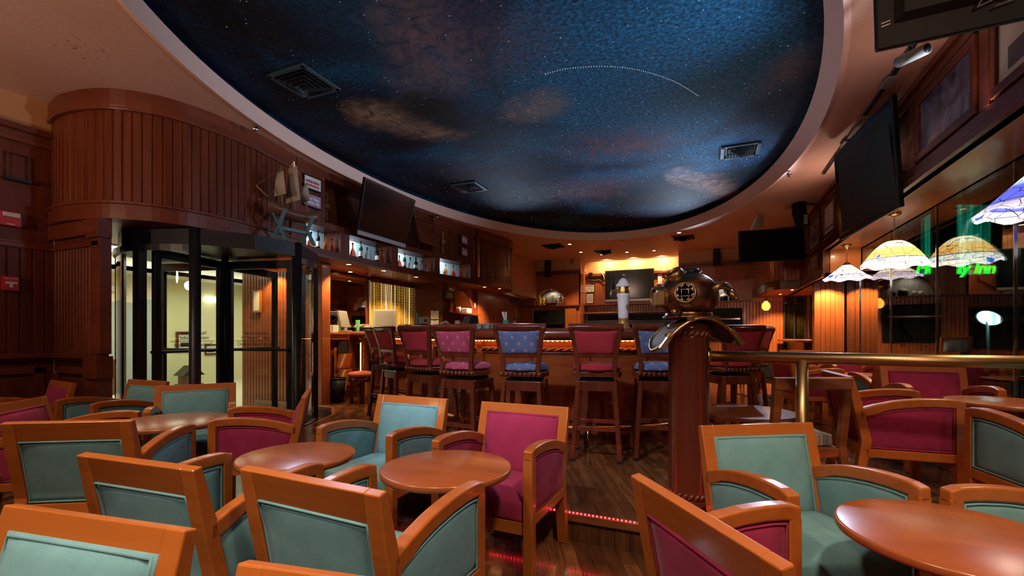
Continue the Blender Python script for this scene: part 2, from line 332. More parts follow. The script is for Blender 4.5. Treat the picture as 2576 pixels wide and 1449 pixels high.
# ------------------------------------------------------------------ mesh builder
class MB:
    def __init__(s): s.v = []; s.f = []; s.sm = []
    def add(s, vs, fs, smooth=False, M=None):
        o = len(s.v)
        s.v += [(M @ Vector(v))[:] if M else tuple(v) for v in vs]
        s.f += [tuple(i+o for i in f) for f in fs]; s.sm += [smooth]*len(fs); return s
    def box(s, x0, x1, y0, y1, z0, z1, M=None):
        v = [(x, y, z) for x in (x0, x1) for y in (y0, y1) for z in (z0, z1)]
        return s.add(v, [(0, 1, 3, 2), (4, 6, 7, 5), (0, 4, 5, 1), (2, 3, 7, 6), (0, 2, 6, 4), (1, 5, 7, 3)], False, M)
    def hexa(s, b, t):  # bottom 4, top 4 (ccw from above)
        return s.add(list(b)+list(t), [(3, 2, 1, 0), (4, 5, 6, 7), (0, 1, 5, 4), (1, 2, 6, 5), (2, 3, 7, 6), (3, 0, 4, 7)])
    def prism(s, prof, M, d0, d1):  # 2-D profile (u,v) extruded along w; M maps (u,v,w)
        n = len(prof); v = [(u, q, d0) for u, q in prof]+[(u, q, d1) for u, q in prof]
        f = [tuple(range(n))[::-1], tuple(range(n, 2*n))]+[(i, (i+1) % n, n+(i+1) % n, n+i) for i in range(n)]
        return s.add(v, f, False, M)
    def lathe(s, prof, n=24, M=None, smooth=True, a0=0, a1=2*pi):
        full = abs(a1-a0-2*pi) < 1e-6; k = n if full else n+1; v = []; f = []
        for r, z in prof:
            for i in range(k):
                t = a0+(a1-a0)*i/n; v.append((r*cos(t), r*sin(t), z))
        for j in range(len(prof)-1):
            for i in range(n):
                i2 = (i+1) % k; f.append((j*k+i, j*k+i2, (j+1)*k+i2, (j+1)*k+i))
        return s.add(v, f, smooth, M)
    def disc(s, r, z, n=24, M=None, up=True):
        v = [(r*cos(2*pi*i/n), r*sin(2*pi*i/n), z) for i in range(n)]
        return s.add(v, [tuple(range(n)) if up else tuple(range(n))[::-1]], False, M)
    def tube(s, pts, r, n=8, closed=False, smooth=True, M=None):
        pts = [Vector(p) for p in pts]; m = len(pts); v = []; f = []; prev = None
        rs = r if isinstance(r, (list, tuple)) else [r]*m
        for i, p in enumerate(pts):
            a = pts[(i-1) % m] if (closed or i > 0) else p; c = pts[(i+1) % m] if (closed or i < m-1) else p
            t = (c-a).normalized()
            if prev is None:
                u = t.orthogonal().normalized()
            else:
                u = (prev-t*prev.dot(t)); u = u.normalized() if u.length > 1e-6 else t.orthogonal().normalized()
            prev = u; q = t.cross(u)
            for k in range(n):
                an = 2*pi*k/n; v.append(p+(u*cos(an)+q*sin(an))*rs[i])
        for i in range(m if closed else m-1):
            j = (i+1) % m
            for k in range(n): f.append((i*n+k, i*n+(k+1) % n, j*n+(k+1) % n, j*n+k))
        if not closed: f += [tuple(range(n))[::-1], tuple((m-1)*n+k for k in range(n))]
        return s.add(v, f, smooth, M)
    def cyl(s, p, q, r, n=12): return s.tube([p, q], r, n)
    def sphere(s, c, rx, ry=None, rz=None, n=16, m=10, M=None):
        ry = rx if ry is None else ry; rz = rx if rz is None else rz
        prof = [(max(1e-4, sin(pi*j/m)), -cos(pi*j/m)) for j in range(m+1)]
        MM = Matrix.Translation(c) @ Matrix.Diagonal((rx, ry, rz, 1))
        return s.lathe(prof, n, (M @ MM) if M else MM)
    def cushion(s, x0, x1, y0, y1, z0, z1, bx=0, by=0, bz=0, n=6, fn=None, fnz=None):
        "pillow: box whose faces bulge outward; fn shears points"
        o = len(s.v); idx = {}
        def vid(i, j, k):
            if (i, j, k) in idx: return idx[(i, j, k)]
            u, v, w = 2*i/n-1, 2*j/n-1, 2*k/n-1
            def g(a): return 1-a**4
            x = (x0+x1)/2+u*(x1-x0)/2+(bx*u*g(v)*g(w)); y = (y0+y1)/2+v*(y1-y0)/2+by*v*g(u)*g(w); z = (z0+z1)/2+w*(z1-z0)/2+bz*w*g(u)*g(v)
            if fn: x, y, z = fn(x, y, z)
            s.v.append((x, y, z)); idx[(i, j, k)] = len(s.v)-1; return idx[(i, j, k)]
        for a in range(n):
            for c in range(n):
                for q in ((vid(a, c, 0), vid(a, c+1, 0), vid(a+1, c+1, 0), vid(a+1, c, 0)), (vid(a, c, n), vid(a+1, c, n), vid(a+1, c+1, n), vid(a, c+1, n)),
                          (vid(a, 0, c), vid(a+1, 0, c), vid(a+1, 0, c+1), vid(a, 0, c+1)), (vid(a, n, c), vid(a, n, c+1), vid(a+1, n, c+1), vid(a+1, n, c)),
                          (vid(0, a, c), vid(0, a, c+1), vid(0, a+1, c+1), vid(0, a+1, c)), (vid(n, a, c), vid(n, a+1, c), vid(n, a+1, c+1), vid(n, a, c+1))):
                    s.f.append(q); s.sm.append(True)
        return s
    def mesh(s, name, m):
        me = bpy.data.meshes.new(name); me.from_pydata(s.v, [], s.f); me.update()
        for i, p in enumerate(me.polygons): p.use_smooth = s.sm[i]
        me.materials.append(m); return me
    def build(s, name, m, parent=None, bevel=0, loc=None, rz=0, kind=None, seg=2):
        o = bpy.data.objects.new(name, s.mesh(name, m)); C.objects.link(o)
        if parent: o.parent = parent
        if loc is not None: o.location = loc
        if rz: o.rotation_euler = (0, 0, rz)
        if kind: o['kind'] = kind
        if bevel:
            bm = o.modifiers.new('bevel', 'BEVEL'); bm.width = bevel; bm.segments = seg; bm.limit_method = 'ANGLE'; bm.angle_limit = R(40)
        return o
def tag(o, label, cat, group=None, kind=None):
    o['label'] = label; o['category'] = cat
    if group: o['group'] = group
    if kind: o['kind'] = kind
    return o
def thing(name, label, cat, loc=(0, 0, 0), rz=0, group=None, rot=None):
    o = bpy.data.objects.new(name, None); C.objects.link(o); o.location = loc; o.rotation_euler = rot if rot else (0, 0, rz); o.empty_display_size = .1
    return tag(o, label, cat, group)
def dup(root, loc, rz, label, group=None):
    def cp(o, par):
        c = o.copy(); C.objects.link(c)
        if par: c.parent = par
        for ch in o.children: cp(ch, c)
        return c
    r = cp(root, None); r.location = loc; r.rotation_euler = (0, 0, rz); r['label'] = label
    if group: r['group'] = group
    return r
def text(body, size, m, parent=None, name='lettering', loc=(0, 0, 0), rot=(0, 0, 0), ext=.001, align='CENTER', sx=1, shear=0, off=0):
    cu = bpy.data.curves.new('txt', 'FONT'); cu.body = body; cu.size = size; cu.extrude = ext; cu.align_x = align; cu.align_y = 'CENTER'; cu.shear = shear; cu.offset = off
    cu.resolution_u = 3
    to = bpy.data.objects.new('txt', cu); C.objects.link(to); bpy.context.view_layer.update()
    me = bpy.data.meshes.new_from_object(to.evaluated_get(bpy.context.evaluated_depsgraph_get())); bpy.data.objects.remove(to)
    me.materials.clear(); me.materials.append(m)
    o = bpy.data.objects.new(name, me); C.objects.link(o); o.location = loc; o.rotation_euler = rot; o.scale = (sx, 1, 1)
    if parent: o.parent = parent
    return o
def lerp(a, b, t): return a+(b-a)*t
def crom(P, n):
    "Catmull-Rom through 2-D points"
    out = []
    for i in range(len(P)-1):
        p0 = P[max(i-1, 0)]; p1 = P[i]; p2 = P[i+1]; p3 = P[min(i+2, len(P)-1)]
        for k in range(n):
            t = k/n; q = []
            for d in range(2):
                q.append(.5*((2*p1[d])+(-p0[d]+p2[d])*t+(2*p0[d]-5*p1[d]+4*p2[d]-p3[d])*t*t+(-p0[d]+3*p1[d]-3*p2[d]+p3[d])*t**3))
            out.append(tuple(q))
    out.append(tuple(P[-1])); return out
def resample(P, step):
    out = [Vector(P[0])]; acc = 0
    for a, b_ in zip(P, P[1:]):
        a = Vector(a); b_ = Vector(b_); l = (b_-a).length; pos = step-acc
        while pos <= l: out.append(a+(b_-a)*(pos/l)); pos += step
        acc = (acc+l) % step if l else acc
    if (out[-1]-Vector(P[-1])).length > step*.2: out.append(Vector(P[-1]))
    return out
def norms(P):
    "right-hand normals of a polyline (to the right of travel)"
    N_ = []
    for i in range(len(P)):
        t = Vector(P[min(i+1, len(P)-1)])-Vector(P[max(i-1, 0)]); N_.append(Vector((t[1], -t[0])).normalized())
    return N_
def sweep(mb, P, prof, closed=False, smooth=False, caps=True):
    "profile (off, z) swept along plan polyline P; off is to the right of travel"
    P = [Vector(p) for p in P]; Nn = norms(P); k = len(prof); v = []; f = []
    for p, n in zip(P, Nn):
        for o_, z in prof: v.append((p[0]+n[0]*o_, p[1]+n[1]*o_, z))
    for i in range(len(P)-1):
        for j in range(k):
            j2 = (j+1) % k; f.append((i*k+j, (i+1)*k+j, (i+1)*k+j2, i*k+j2))
    if caps: f += [tuple(range(k)), tuple(range((len(P)-1)*k, len(P)*k))[::-1]]
    return mb.add(v, f, smooth)
def band(mb, P, z0, z1, o0, o1): return sweep(mb, P, [(o0, z0), (o1, z0), (o1, z1), (o0, z1)])
def beads(mb, P, z0, z1, w=.085, d=.009, g=.012):
    "tongue-and-groove boards along plan polyline P; the face is to the right of travel"
    Q = resample(P, w); Nn = norms(Q); v = []; f = []; pts = []
    for i in range(len(Q)-1):
        a, b_ = Q[i], Q[i+1]; n = (Nn[i]+Nn[i+1]).normalized(); l = (b_-a).length
        if l < 1e-5: continue
        e = (b_-a)/l
        pts += [a-n*d+e*(g*.15), a+e*g*.5, a+e*g*.9-n*.003, a+e*g*1.5, b_-e*g*.5]
    pts.append(Q[-1]-Nn[-1]*d)
    for p in pts: v += [(p[0], p[1], z0), (p[0], p[1], z1)]
    for i in range(len(pts)-1): f.append((2*i, 2*i+2, 2*i+3, 2*i+1))
    return mb.add(v, f)

# ------------------------------------------------------------------ the room
ST = 'structure'
def stru(mb, name, m, bevel=0, parent=None): return mb.build(name, m, parent, bevel, kind=None if parent else ST)
AL, AR, AS, BF, BB = -6.77, 2.51, 1.95, 15.15, 15.95
mb = MB(); mb.box(-7.6, 2.7, -2.1, 6.2, -.12, 0); stru(mb, 'floor', FLOOR)
PLAT = [(2.7, 2.918), (-2.5, 2.918), (-2.85, 3.05), (-3.2, 3.22), (-3.9, 3.35), (-4.45, 3.75), (-4.8, 4.5), (-5.1, 5.15), (-5.6, 5.65), (-7.6, 5.8), (-7.6, 16.2), (2.7, 16.2)]
mb = MB(); n = len(PLAT); mb.add([(x, y, .001) for x, y in PLAT]+[(x, y, PL) for x, y in PLAT], [tuple(range(n)), tuple(range(n, 2*n))[::-1]]+[(i, n+i, n+(i+1) % n, (i+1) % n) for i in range(n)])
stru(mb, 'floor_raised', FLOOR)
EDGE = PLAT[:10][::-1]   # travel towards +x: right side is the lower lounge
mb = MB(); band(mb, EDGE, PL-.052, PL+.002, -.03, .022); stru(mb, 'trim_1', OLDW, .006)

# ceiling with the oval opening
EC, EA, EB = (-2.10, 6.62), 3.33, 5.79
def ell(t, k=0): return (EC[0]+(EA+k)*cos(t), EC[1]+(EB+k)*sin(t))
NE = 128
mb = MB(); v = []; x0, x1, y0, y1 = -7.0, 2.7, -2.1, 16.2
for i in range(NE):
    t = 2*pi*i/NE; p = ell(t); dx, dy = p[0]-EC[0], p[1]-EC[1]
    s = min([q for q in ((x1-EC[0])/dx if dx > 1e-9 else 9e9, (x0-EC[0])/dx if dx < -1e-9 else 9e9, (y1-EC[1])/dy if dy > 1e-9 else 9e9, (y0-EC[1])/dy if dy < -1e-9 else 9e9)])
    v += [(p[0], p[1], CEIL), (EC[0]+dx*s, EC[1]+dy*s, CEIL)]
f = [(2*i, 2*i+1, (2*i+3) % (2*NE), (2*i+2) % (2*NE)) for i in range(NE)]
# corner fills
mb.add(v, f)
for cx_, cy_ in ((x0, y0), (x1, y0), (x0, y1), (x1, y1)):
    best = sorted(range(NE), key=lambda i: (v[2*i+1][0]-cx_)**2+(v[2*i+1][1]-cy_)**2)[:2]
    mb.add([(cx_, cy_, CEIL), v[2*best[0]+1], v[2*best[1]+1]], [(0, 1, 2)])
stru(mb, 'ceiling', PLAS)
loop = [ell(2*pi*i/NE) for i in range(NE)]
def ring(mb, prof, k0=0):
    v = []; m_ = len(prof)
    for i in range(NE):
        t = 2*pi*i/NE
        for k, z in prof: p = ell(t, k); v.append((p[0], p[1], z))
    f = []
    for i in range(NE):
        j = (i+1) % NE
        for q in range(m_-1): f.append((i*m_+q, j*m_+q, j*m_+q+1, i*m_+q+1))
    return mb.add(v, f, False)
def ring2(mb, prof):
    v = []; m_ = len(prof)
    for i in range(NE):
        t = 2*pi*i/NE; ln = max(0, cos(t+.35))**.7
        for k, z, q in prof: p = ell(t, k-q*ln); v.append((p[0], p[1], z))
    return mb.add(v, [(i*m_+q, ((i+1) % NE)*m_+q, ((i+1) % NE)*m_+q+1, i*m_+q+1) for i in range(NE) for q in range(m_-1)])
mb = MB(); ring2(mb, [(.05, CEIL-.001, 0), (.0, CEIL-.012, 0), (0, CEIL+.19, .14), (.03, CEIL+.195, .14), (.05, CEIL+.215, .14), (.09, CEIL+.215, .1)]); stru(mb, 'trim_2', RIM)
mb = MB(); ring(mb, [(.06, CEIL+.20), (.10, ZM)]); o_ = [ell(2*pi*i/NE, .10) for i in range(NE)]; mb.add([(x, y, ZM) for x, y in o_], [tuple(range(NE))[::-1]])
stru(mb, 'ceiling_sky', SKYM)
# fibre-optic stars set in the painted sky (nobody could count them) and the shooting-star arc
mb = MB()
for i in range(520):
    t = random.uniform(0, 2*pi); r_ = sqrt(random.random())*.93; x = EC[0]+EA*r_*cos(t); y = EC[1]+EB*r_*sin(t)
    q = random.uniform(.0026, .0042)+.0006*max(0, y-4)*.6; mb.add([(x-q, y-q, ZM-.003), (x+q, y-q, ZM-.003), (x+q, y+q, ZM-.003), (x-q, y+q, ZM-.003)], [(0, 1, 2, 3)])
o = mb.build('star_light', E_STAR); tag(o, 'tiny white fibre-optic stars scattered over the blue painted ceiling', 'star lights', kind='stuff')
ap = [onZ(x, y, ZM-.006) for x, y in ((1372, 186), (1420, 174), (1480, 168), (1540, 168), (1600, 175), (1660, 191), (1710, 212), (1757, 241))]
mb = MB()
for x, y in resample(crom([(p.x, p.y) for p in ap], 6), .028): mb.sphere((x, y, ZM-.006), .0042, n=5, m=4)
tag(mb.build('shooting_star', E_STAR), 'thin white shooting-star arc across the painted ceiling', 'star light')

# left wall
P = [(AL, -2.1), (AL, 2.68)]
mb = MB(); band(mb, P, 0, CEIL, -.15, 0); stru(mb, 'wall_left', MAH)
mb = MB(); band(mb, P, 3.56, CEIL, 0, .006); stru(mb, 'wall_left_paint', WALLP)
mb = MB()
band(mb, P, 3.40, 3.45, 0, .05); band(mb, P, 3.45, 3.52, 0, .03); band(mb, P, 3.52, 3.58, 0, .09); band(mb, P, 2.28, 2.33, 0, .035); band(mb, P, 2.33, 2.36, 0, .02)
band(mb, P, 1.07, 1.10, 0, .03); band(mb, P, 1.10, 1.15, 0, .055); band(mb, P, 0, .16, 0, .03)
for i in range(5):
    y = 2.6-i*.95; 
    for a_, b_ in ((.93, 1.0), (.22, .3)): mb.box(AL, AL+.022, y-.95, y, a_, b_)
    mb.box(AL, AL+.022, y-.09, y, .22, 1.0)
stru(mb, 'trim_3', MAHH, .004)
mb = MB(); beads(mb, [(AL+.012, -2.1), (AL+.012, 2.68)], 1.15, 2.28, .10); stru(mb, 'wall_left_boards', MAH)

# short wall beside the entrance
P = [(AL, 2.68), (-5.80, 2.68)]
mb = MB(); mb.box(AL, -5.80, 2.69, 2.74, 0, 2.56); stru(mb, 'wall_entrance', MAH)
mb = MB(); band(mb, P, 2.40, 2.56, -.0, .05); band(mb, P, 2.28, 2.33, -.01, .035); band(mb, P, 1.10, 1.15, -.01, .06); band(mb, P, 1.07, 1.10, -.01, .03)
mb.box(-5.98, -5.76, 2.62, 2.75, 2.36, 2.56); mb.box(-5.93, -5.77, 2.645, 2.75, 1.15, 2.36); mb.box(-5.99, -5.74, 2.60, 2.75, .90, 1.13); mb.box(-5.97, -5.755, 2.62, 2.75, 0, .90)
mb.box(AL+.1, -6.0, 2.66, 2.69, .93, 1.0); mb.box(AL+.02, -6.0, 2.66, 2.69, 0, .28); mb.box(AL+.02, AL+.12, 2.66, 2.69, .28, .93); mb.box(-6.1, -5.99, 2.66, 2.69, .28, .93)
stru(mb, 'trim_4', MAHH, .004)
mb = MB(); beads(mb, [(AL, 2.672), (-5.93, 2.672)], 1.15, 2.28, .062); stru(mb, 'wall_entrance_boards', MAH)

# curved fascia over the door and the back bar
FPK = [(-6.77, 2.66), (-6.3, 2.60), (-5.74, 2.74), (-5.38, 3.17), (-5.31, 3.94), (-5.47, 4.8), (-5.54, 5.5), (-5.55, 6.6), (-5.53, 7.72), (-5.38, 8.8), (-5.17, 9.81), (-5.05, 10.5), (-4.98, 11.1), (-5.02, 11.55), (-5.2, 11.85), (-5.5, 11.95)]
FP = crom(FPK, 8)
def fsec(y0, y1, lo=0): return [p for i, p in enumerate(FP) if i >= lo and y0 <= p[1] <= y1]
def fa(y):
    q = [p for p in FP[12:] if p[1] <= 11.5]
    for (xa, ya), (xb, yb) in zip(q, q[1:]):
        if ya <= y <= yb and yb > ya: return lerp(xa, xb, (y-ya)/(yb-ya))
    return q[-1][0]
i1 = next(i for i, p in enumerate(FP) if i > 20 and p[1] >= 4.8); i3 = next(i for i, p in enumerate(FP) if i > 20 and p[1] >= 9.75)
D1, D2, D3 = FP[:i1+1], FP[i1:i3+1], FP[i3:]
mb = MB(); band(mb, D1, 2.56, CEIL, -.14, -.012); band(mb, D3, 2.56, CEIL, -.14, -.012); stru(mb, 'wall_fascia', MAH)
mb = MB(); beads(mb, D1, 2.74, 3.72, .088, .010, .013); beads(mb, D3, 2.74, 3.72, .088, .010, .013); stru(mb, 'wall_fascia_boards', DRUMW)
mb = MB()
for D in (D1, D3):
    band(mb, D, 3.74, CEIL, -.012, .03); band(mb, D, 3.70, 3.74, -.012, .042); band(mb, D, 2.56, 2.72, -.012, .03); band(mb, D, 2.72, 2.75, -.012, .042)
a = D1[-1]; mb.box(a[0]-.05, a[0]+.035, a[1]-.09, a[1], 2.75, 3.72); a = D3[0]; mb.box(a[0]-.05, a[0]+.035, a[1], a[1]+.09, 2.75, 3.72)
stru(mb, 'trim_5', MAHH, .005)
# bottle wall: lower beam, posts, wall above with a dark recess
NI = [(5.03, 5.77), (5.97, 7.07), (7.27, 8.40), (8.56, 9.58)]
NZ0, NZ1 = 2.69, 3.03
def arc(y0, y1, k=7): return [(fa(lerp(y0, y1, i/(k-1))), lerp(y0, y1, i/(k-1))) for i in range(k)]
mb = MB(); band(mb, D2, 2.56, NZ0, -.36, 0)
ys = [4.8]+[q for nn in NI for q in nn]+[9.75]
for y0, y1 in zip(ys[::2], ys[1::2]): band(mb, arc(y0, y1, 3), NZ0, NZ1, -.36, 0)
RC = (5.42, 8.32)
band(mb, arc(4.8, RC[0], 3), NZ1, CEIL, -.36, 0); band(mb, arc(RC[1], 9.75, 9), NZ1, CEIL, -.36, 0)
band(mb, arc(*RC), NZ1, NZ1+.09, -.36, 0); band(mb, arc(*RC), 3.80, CEIL, -.36, 0); band(mb, arc(*RC), NZ1+.09, 3.80, -.36, -.30)
for y0, y1 in NI: band(mb, arc(y0-.02, y1+.02), NZ0, NZ1, -.42, -.355)
stru(mb, 'wall_bottle_niches', MAH)
mb = MB(); band(mb, D2, 2.56, 2.60, 0, .02); band(mb, arc(8.33, 9.74), 3.74, CEIL, 0, .025); band(mb, arc(4.82, 5.4, 3), 3.74, CEIL, 0, .025)
for y0, y1 in ((8.36, 8.86), (8.90, 9.70)):
    band(mb, arc(y0, y1, 4), 3.66, 3.70, 0, .03); band(mb, arc(y0, y1, 4), 3.06, 3.09, 0, .025)
    for y in (y0, y1-.03): mb.box(fa(y)-.01, fa(y)+.028, y, y+.03, 3.06, 3.70)
stru(mb, 'trim_6', MAHH, .004)
# soffit over the back bar
mb = MB(); S_ = FP[2:]; pts = [(x-.02, y) for x, y in S_]+[(-5.9, 15.2), (-7.3, 15.2), (-7.3, 3.0), (-6.7, 2.75)]; n = len(pts)
mb.add([(x, y, 2.565) for x, y in pts]+[(x, y, 2.63) for x, y in pts], [tuple(range(n)), tuple(range(n, 2*n))[::-1]]+[(i, (i+1) % n, n+(i+1) % n, n+i) for i in range(n)])
stru(mb, 'ceiling_soffit', MAHL)
mb = MB(); mb.box(-6.98, -5.6, 12.0, 15.2, 2.63, CEIL); stru(mb, 'wall_over_bar', WALLP)

# vestibule wall, back-bar wall
VB = 5.80
mb = MB(); mb.box(-7.95, -5.98, VB+.01, VB+.14, PL, 2.56); stru(mb, 'wall_vestibule', MAH)
mb = MB(); beads(mb, [(-7.95, VB), (-6.05, VB)], .0, 2.56, .075); stru(mb, 'wall_vestibule_boards', BARW)
mb = MB(); mb.box(-6.06, -5.96, VB-.03, VB+.16, 0.0, 2.56); stru(mb, 'trim_7', MAHL, .006)
WA, WF = -6.55, -6.20
wz0, wz1, wy0, wy1 = 1.42, 2.52, 7.62, 9.12
JB = (-5.72, 9.15, 10.90)       # projecting block with the arched niche: face x, start y, end y
mb = MB(); mb.box(WA-.12, WA, VB+.14, 9.15, 1.36, 2.58); mb.box(WA, WF, VB+.14, 9.15, PL, 1.36)
mb.box(-6.75, JB[0], 9.15, 9.42, PL, 2.58); mb.box(-6.75, JB[0], 10.56, JB[2], PL, 2.58); mb.box(-6.75, JB[0], 9.42, 10.56, PL, 1.90)
mb.box(-6.75, JB[0]-.42, 9.42, 10.56, 1.90, 2.58)
band(mb, [(JB[0], JB[2]), (-6.27, BF)], PL, 2.58, -.3, 0)
stru(mb, 'wall_bar', MAH)
mb = MB(); p0, p1 = Vector((JB[0], JB[2])), Vector((-6.27, BF)); nb = norms([p0, p1])[0]
beads(mb, [p0+nb*.012, p1+nb*.012], 1.3, 2.56, .085); stru(mb, 'wall_bar_boards', MAHL)
def arch_face(mb, c, r, za, zt, ua, ub, mk, n=20):
    "wall face ua..ub x za..zt with a half-round opening of radius r; mk(u,z) gives the point"
    v = []; 
    for i in range(n+1):
        t = pi-pi*i/n; dx, dz = cos(t), sin(t)
        s_ = min([q for q in ((ub-c)/dx if dx > 1e-6 else 9e9, (ua-c)/dx if dx < -1e-6 else 9e9, (zt-za)/dz if dz > 1e-6 else 9e9)])
        v += [mk(c+r*dx, za+r*dz), mk(c+dx*s_, za+dz*s_)]
    mb.add(v, [(2*i, 2*i+1, 2*i+3, 2*i+2) for i in range(n)])
    for u in (ua, ub):
        k = min(range(n), key=lambda i: abs((Vector(v[2*i+1])-Vector(mk(u, zt))).length+(Vector(v[2*i+3])-Vector(mk(u, zt))).length))
        mb.add([mk(u, zt), v[2*k+1], v[2*k+3]], [(0, 1, 2)])
def arch_lining(mb, c, r, za, depth, mk3, n=20):
    v = []
    for i in range(n+1):
        t = pi-pi*i/n; v += [mk3(c+r*cos(t), za+r*sin(t), 0), mk3(c+r*cos(t), za+r*sin(t), depth)]
    mb.add(v, [(2*i, 2*i+1, 2*i+3, 2*i+2) for i in range(n)], True)
def arch_ring(mb, c, r0, r1, za, d0, d1, mk3, n=20):
    v = []
    for i in range(n+1):
        t = pi-pi*i/n
        for r_, d in ((r0, d0), (r1, d0), (r1, d1), (r0, d1)): v.append(mk3(c+r_*cos(t), za+r_*sin(t), d))
    f = []
    for i in range(n):
        for q in range(4): f.append((4*i+q, 4*i+4+q, 4*i+4+(q+1) % 4, 4*i+(q+1) % 4))
    f += [(0, 1, 2, 3), (4*n+3, 4*n+2, 4*n+1, 4*n)]; mb.add(v, f)
mkJ = lambda u, z: (JB[0], u, z); mkJ3 = lambda u, z, d: (JB[0]-d, u, z)
mb = MB(); arch_face(mb, 9.99, .54, 1.90, 2.58, 9.42, 10.56, mkJ); arch_lining(mb, 9.99, .54, 1.90, .42, mkJ3); stru(mb, 'wall_bar_arch', MAHL)
mb = MB(); arch_ring(mb, 9.99, .54, .60, 1.90, .01, -.03, mkJ3); mb.box(JB[0]-.4, JB[0]+.14, 9.38, 10.85, 1.86, 1.90); stru(mb, 'trim_10', MAHH, .004)

# back wall: three sections
LS, CSEC, RS = (-6.27, -4.04), (-4.04, -.90), (-.90, 1.12)
ZS = 2.375; NCL, NCR, NR = -5.10, .21, .58
mb = MB(); mb.box(LS[0]-.8, LS[1], BF, BF+.9, PL, ZS-.01); mb.box(RS[0], AR+.2, BF, BF+.9, PL, ZS-.01)
mb.box(LS[0]-.8, LS[1], BF+.36, BF+.9, ZS-.01, CEIL); mb.box(RS[0], AR+.2, BF+.36, BF+.9, ZS-.01, CEIL)
mb.box(LS[1]-.05, LS[1], BF, BF+.4, ZS-.01, CEIL); mb.box(RS[0], RS[0]+.05, BF, BF+.4, ZS-.01, CEIL); mb.box(1.12, AR+.2, BF, BF+.4, ZS-.01, CEIL); mb.box(LS[0]-.8, LS[0], BF, BF+.4, ZS-.01, CEIL)
mb.box(CSEC[0]-.1, CSEC[1]+.1, BB, BB+.15, PL, CEIL)
mkB = lambda u, z: (u, BF, z); mkB3 = lambda u, z, d: (u, BF+d, z)
for c_, S2 in ((NCL, LS), (NCR, RS)):
    arch_face(mb, c_, NR, ZS, CEIL, S2[0], S2[1], mkB); arch_lining(mb, c_, NR, ZS, .36, mkB3)
stru(mb, 'wall_back', MAHL)
mb = MB()
for c_ in (NCL, NCR): arch_ring(mb, c_, NR, NR+.09, ZS, .01, -.035, mkB3); arch_ring(mb, c_, NR-.02, NR+.03, ZS, .01, -.05, mkB3)
stru(mb, 'trim_11', MAHL, .004)
mb = MB(); mb.box(LS[0], LS[1], BF-.012, BF+.01, 3.56, CEIL); mb.box(RS[0], 1.3, BF-.012, BF+.01, 3.56, CEIL); mb.box(CSEC[0], CSEC[1], BB-.012, BB+.01, 3.50, CEIL)
mb.box(LS[1]-.01, LS[1]+.012, BF, BB, 3.56, CEIL); mb.box(RS[0]-.012, RS[0]+.01, BF, BB, 3.56, CEIL)
stru(mb, 'wall_back_paint', WALLP)
mb = MB()
for (xa, xb), y, zc, zs in ((LS, BF, 3.42, 2.33), (RS, BF, 3.42, 2.33), (CSEC, BB, 3.33, 2.37)):
    mb.box(xa, xb+(.03 if y == BF and xa < -3 else 0), y-.06, y+.01, zc, zc+.06); mb.box(xa, xb+(.05 if xa < -3 else 0), y-.13, y+.01, zc+.06, zc+.14)
    mb.box(xa, xb, y-(.14 if y == BF else .32), y+.01, zs, zs+.045)
mb.box(CSEC[0], CSEC[1], BB-.40, BB, 2.08, 2.13)
stru(mb, 'trim_8', MAHH, .005)
mb = MB(); beads(mb, [(CSEC[0], BB-.02), (CSEC[1], BB-.02)], 1.1, 2.37, .085); beads(mb, [(LS[0], BF-.014), (LS[1], BF-.014)], 1.0, 2.33, .085); beads(mb, [(RS[0], BF-.014), (2.5, BF-.014)], .3, 2.33, .085)
stru(mb, 'wall_back_boards', MAHL)

# right side: window wall, soffit, fascia with bulkhead
mb = MB(); mb.box(AR, AR+.12, -2.1, BF, 2.93, CEIL); mb.box(AR, AR+.12, -2.1, BF, -.1, .30); stru(mb, 'wall_right', MAH)
mb = MB(); mb.box(AS, AS+.10, -2.1, 10.2, 2.93, CEIL); mb.box(AS, AS+.10, 10.2, 12.6, 2.45, CEIL); stru(mb, 'wall_right_fascia', MAH)
mb = MB(); P = [(AS, 12.7), (AS, -2.1)]; P1 = [(AS, 10.2), (AS, -2.1)]; P2 = [(AS, 12.6), (AS, 10.2)]
for Q, zb in ((P1, 2.93), (P2, 2.45)):
    band(mb, Q, zb-.01, zb+.05, -.02, .035); band(mb, Q, zb+.05, zb+.16, 0, .018)
band(mb, P, CEIL-.06, CEIL, 0, .06); band(mb, P, CEIL-.16, CEIL-.06, 0, .03)
for y in (11.6, 10.25, 9.12, 7.65, 6.05, 4.68, 3.5, 2.2, .8):
    mb.box(AS-.022, AS+.005, y-.07, y+.07, (3.09 if y < 10.2 else 2.6), CEIL-.16)
stru(mb, 'trim_9', MAHH, .005)
mb = MB(); mb.box(AS+.02, AR+.02, -2.1, 10.2, 2.93, 2.99); mb.box(AS+.02, AR+.02, 10.2, BF, 2.45, 2.51); mb.box(1.3, AS+.1, 12.75, BF, 2.45, 2.51); stru(mb, 'ceiling_window_soffit', SOFW)
mb = MB(); mb.box(AS+.09, AR+.01, 10.2, 10.28, 2.44, 2.95); stru(mb, 'wall_soffit_end', SOFW)
BK = [(1.16, BF), (1.22, 13.9)]+[(1.22+.40*(1-cos(t)), 13.9-1.28*sin(t)) for t in [pi/2*i/8 for i in range(1, 9)]]+[(AS+.02, 12.62)]
BK = BK[::-1][::-1]
# travel must keep the room on the right: go from the window side to the back wall
BKr = BK[::-1]
mb = MB(); band(mb, BK, 2.45, CEIL, -.10, -.012)
stru(mb, 'wall_bulkhead', MAH)

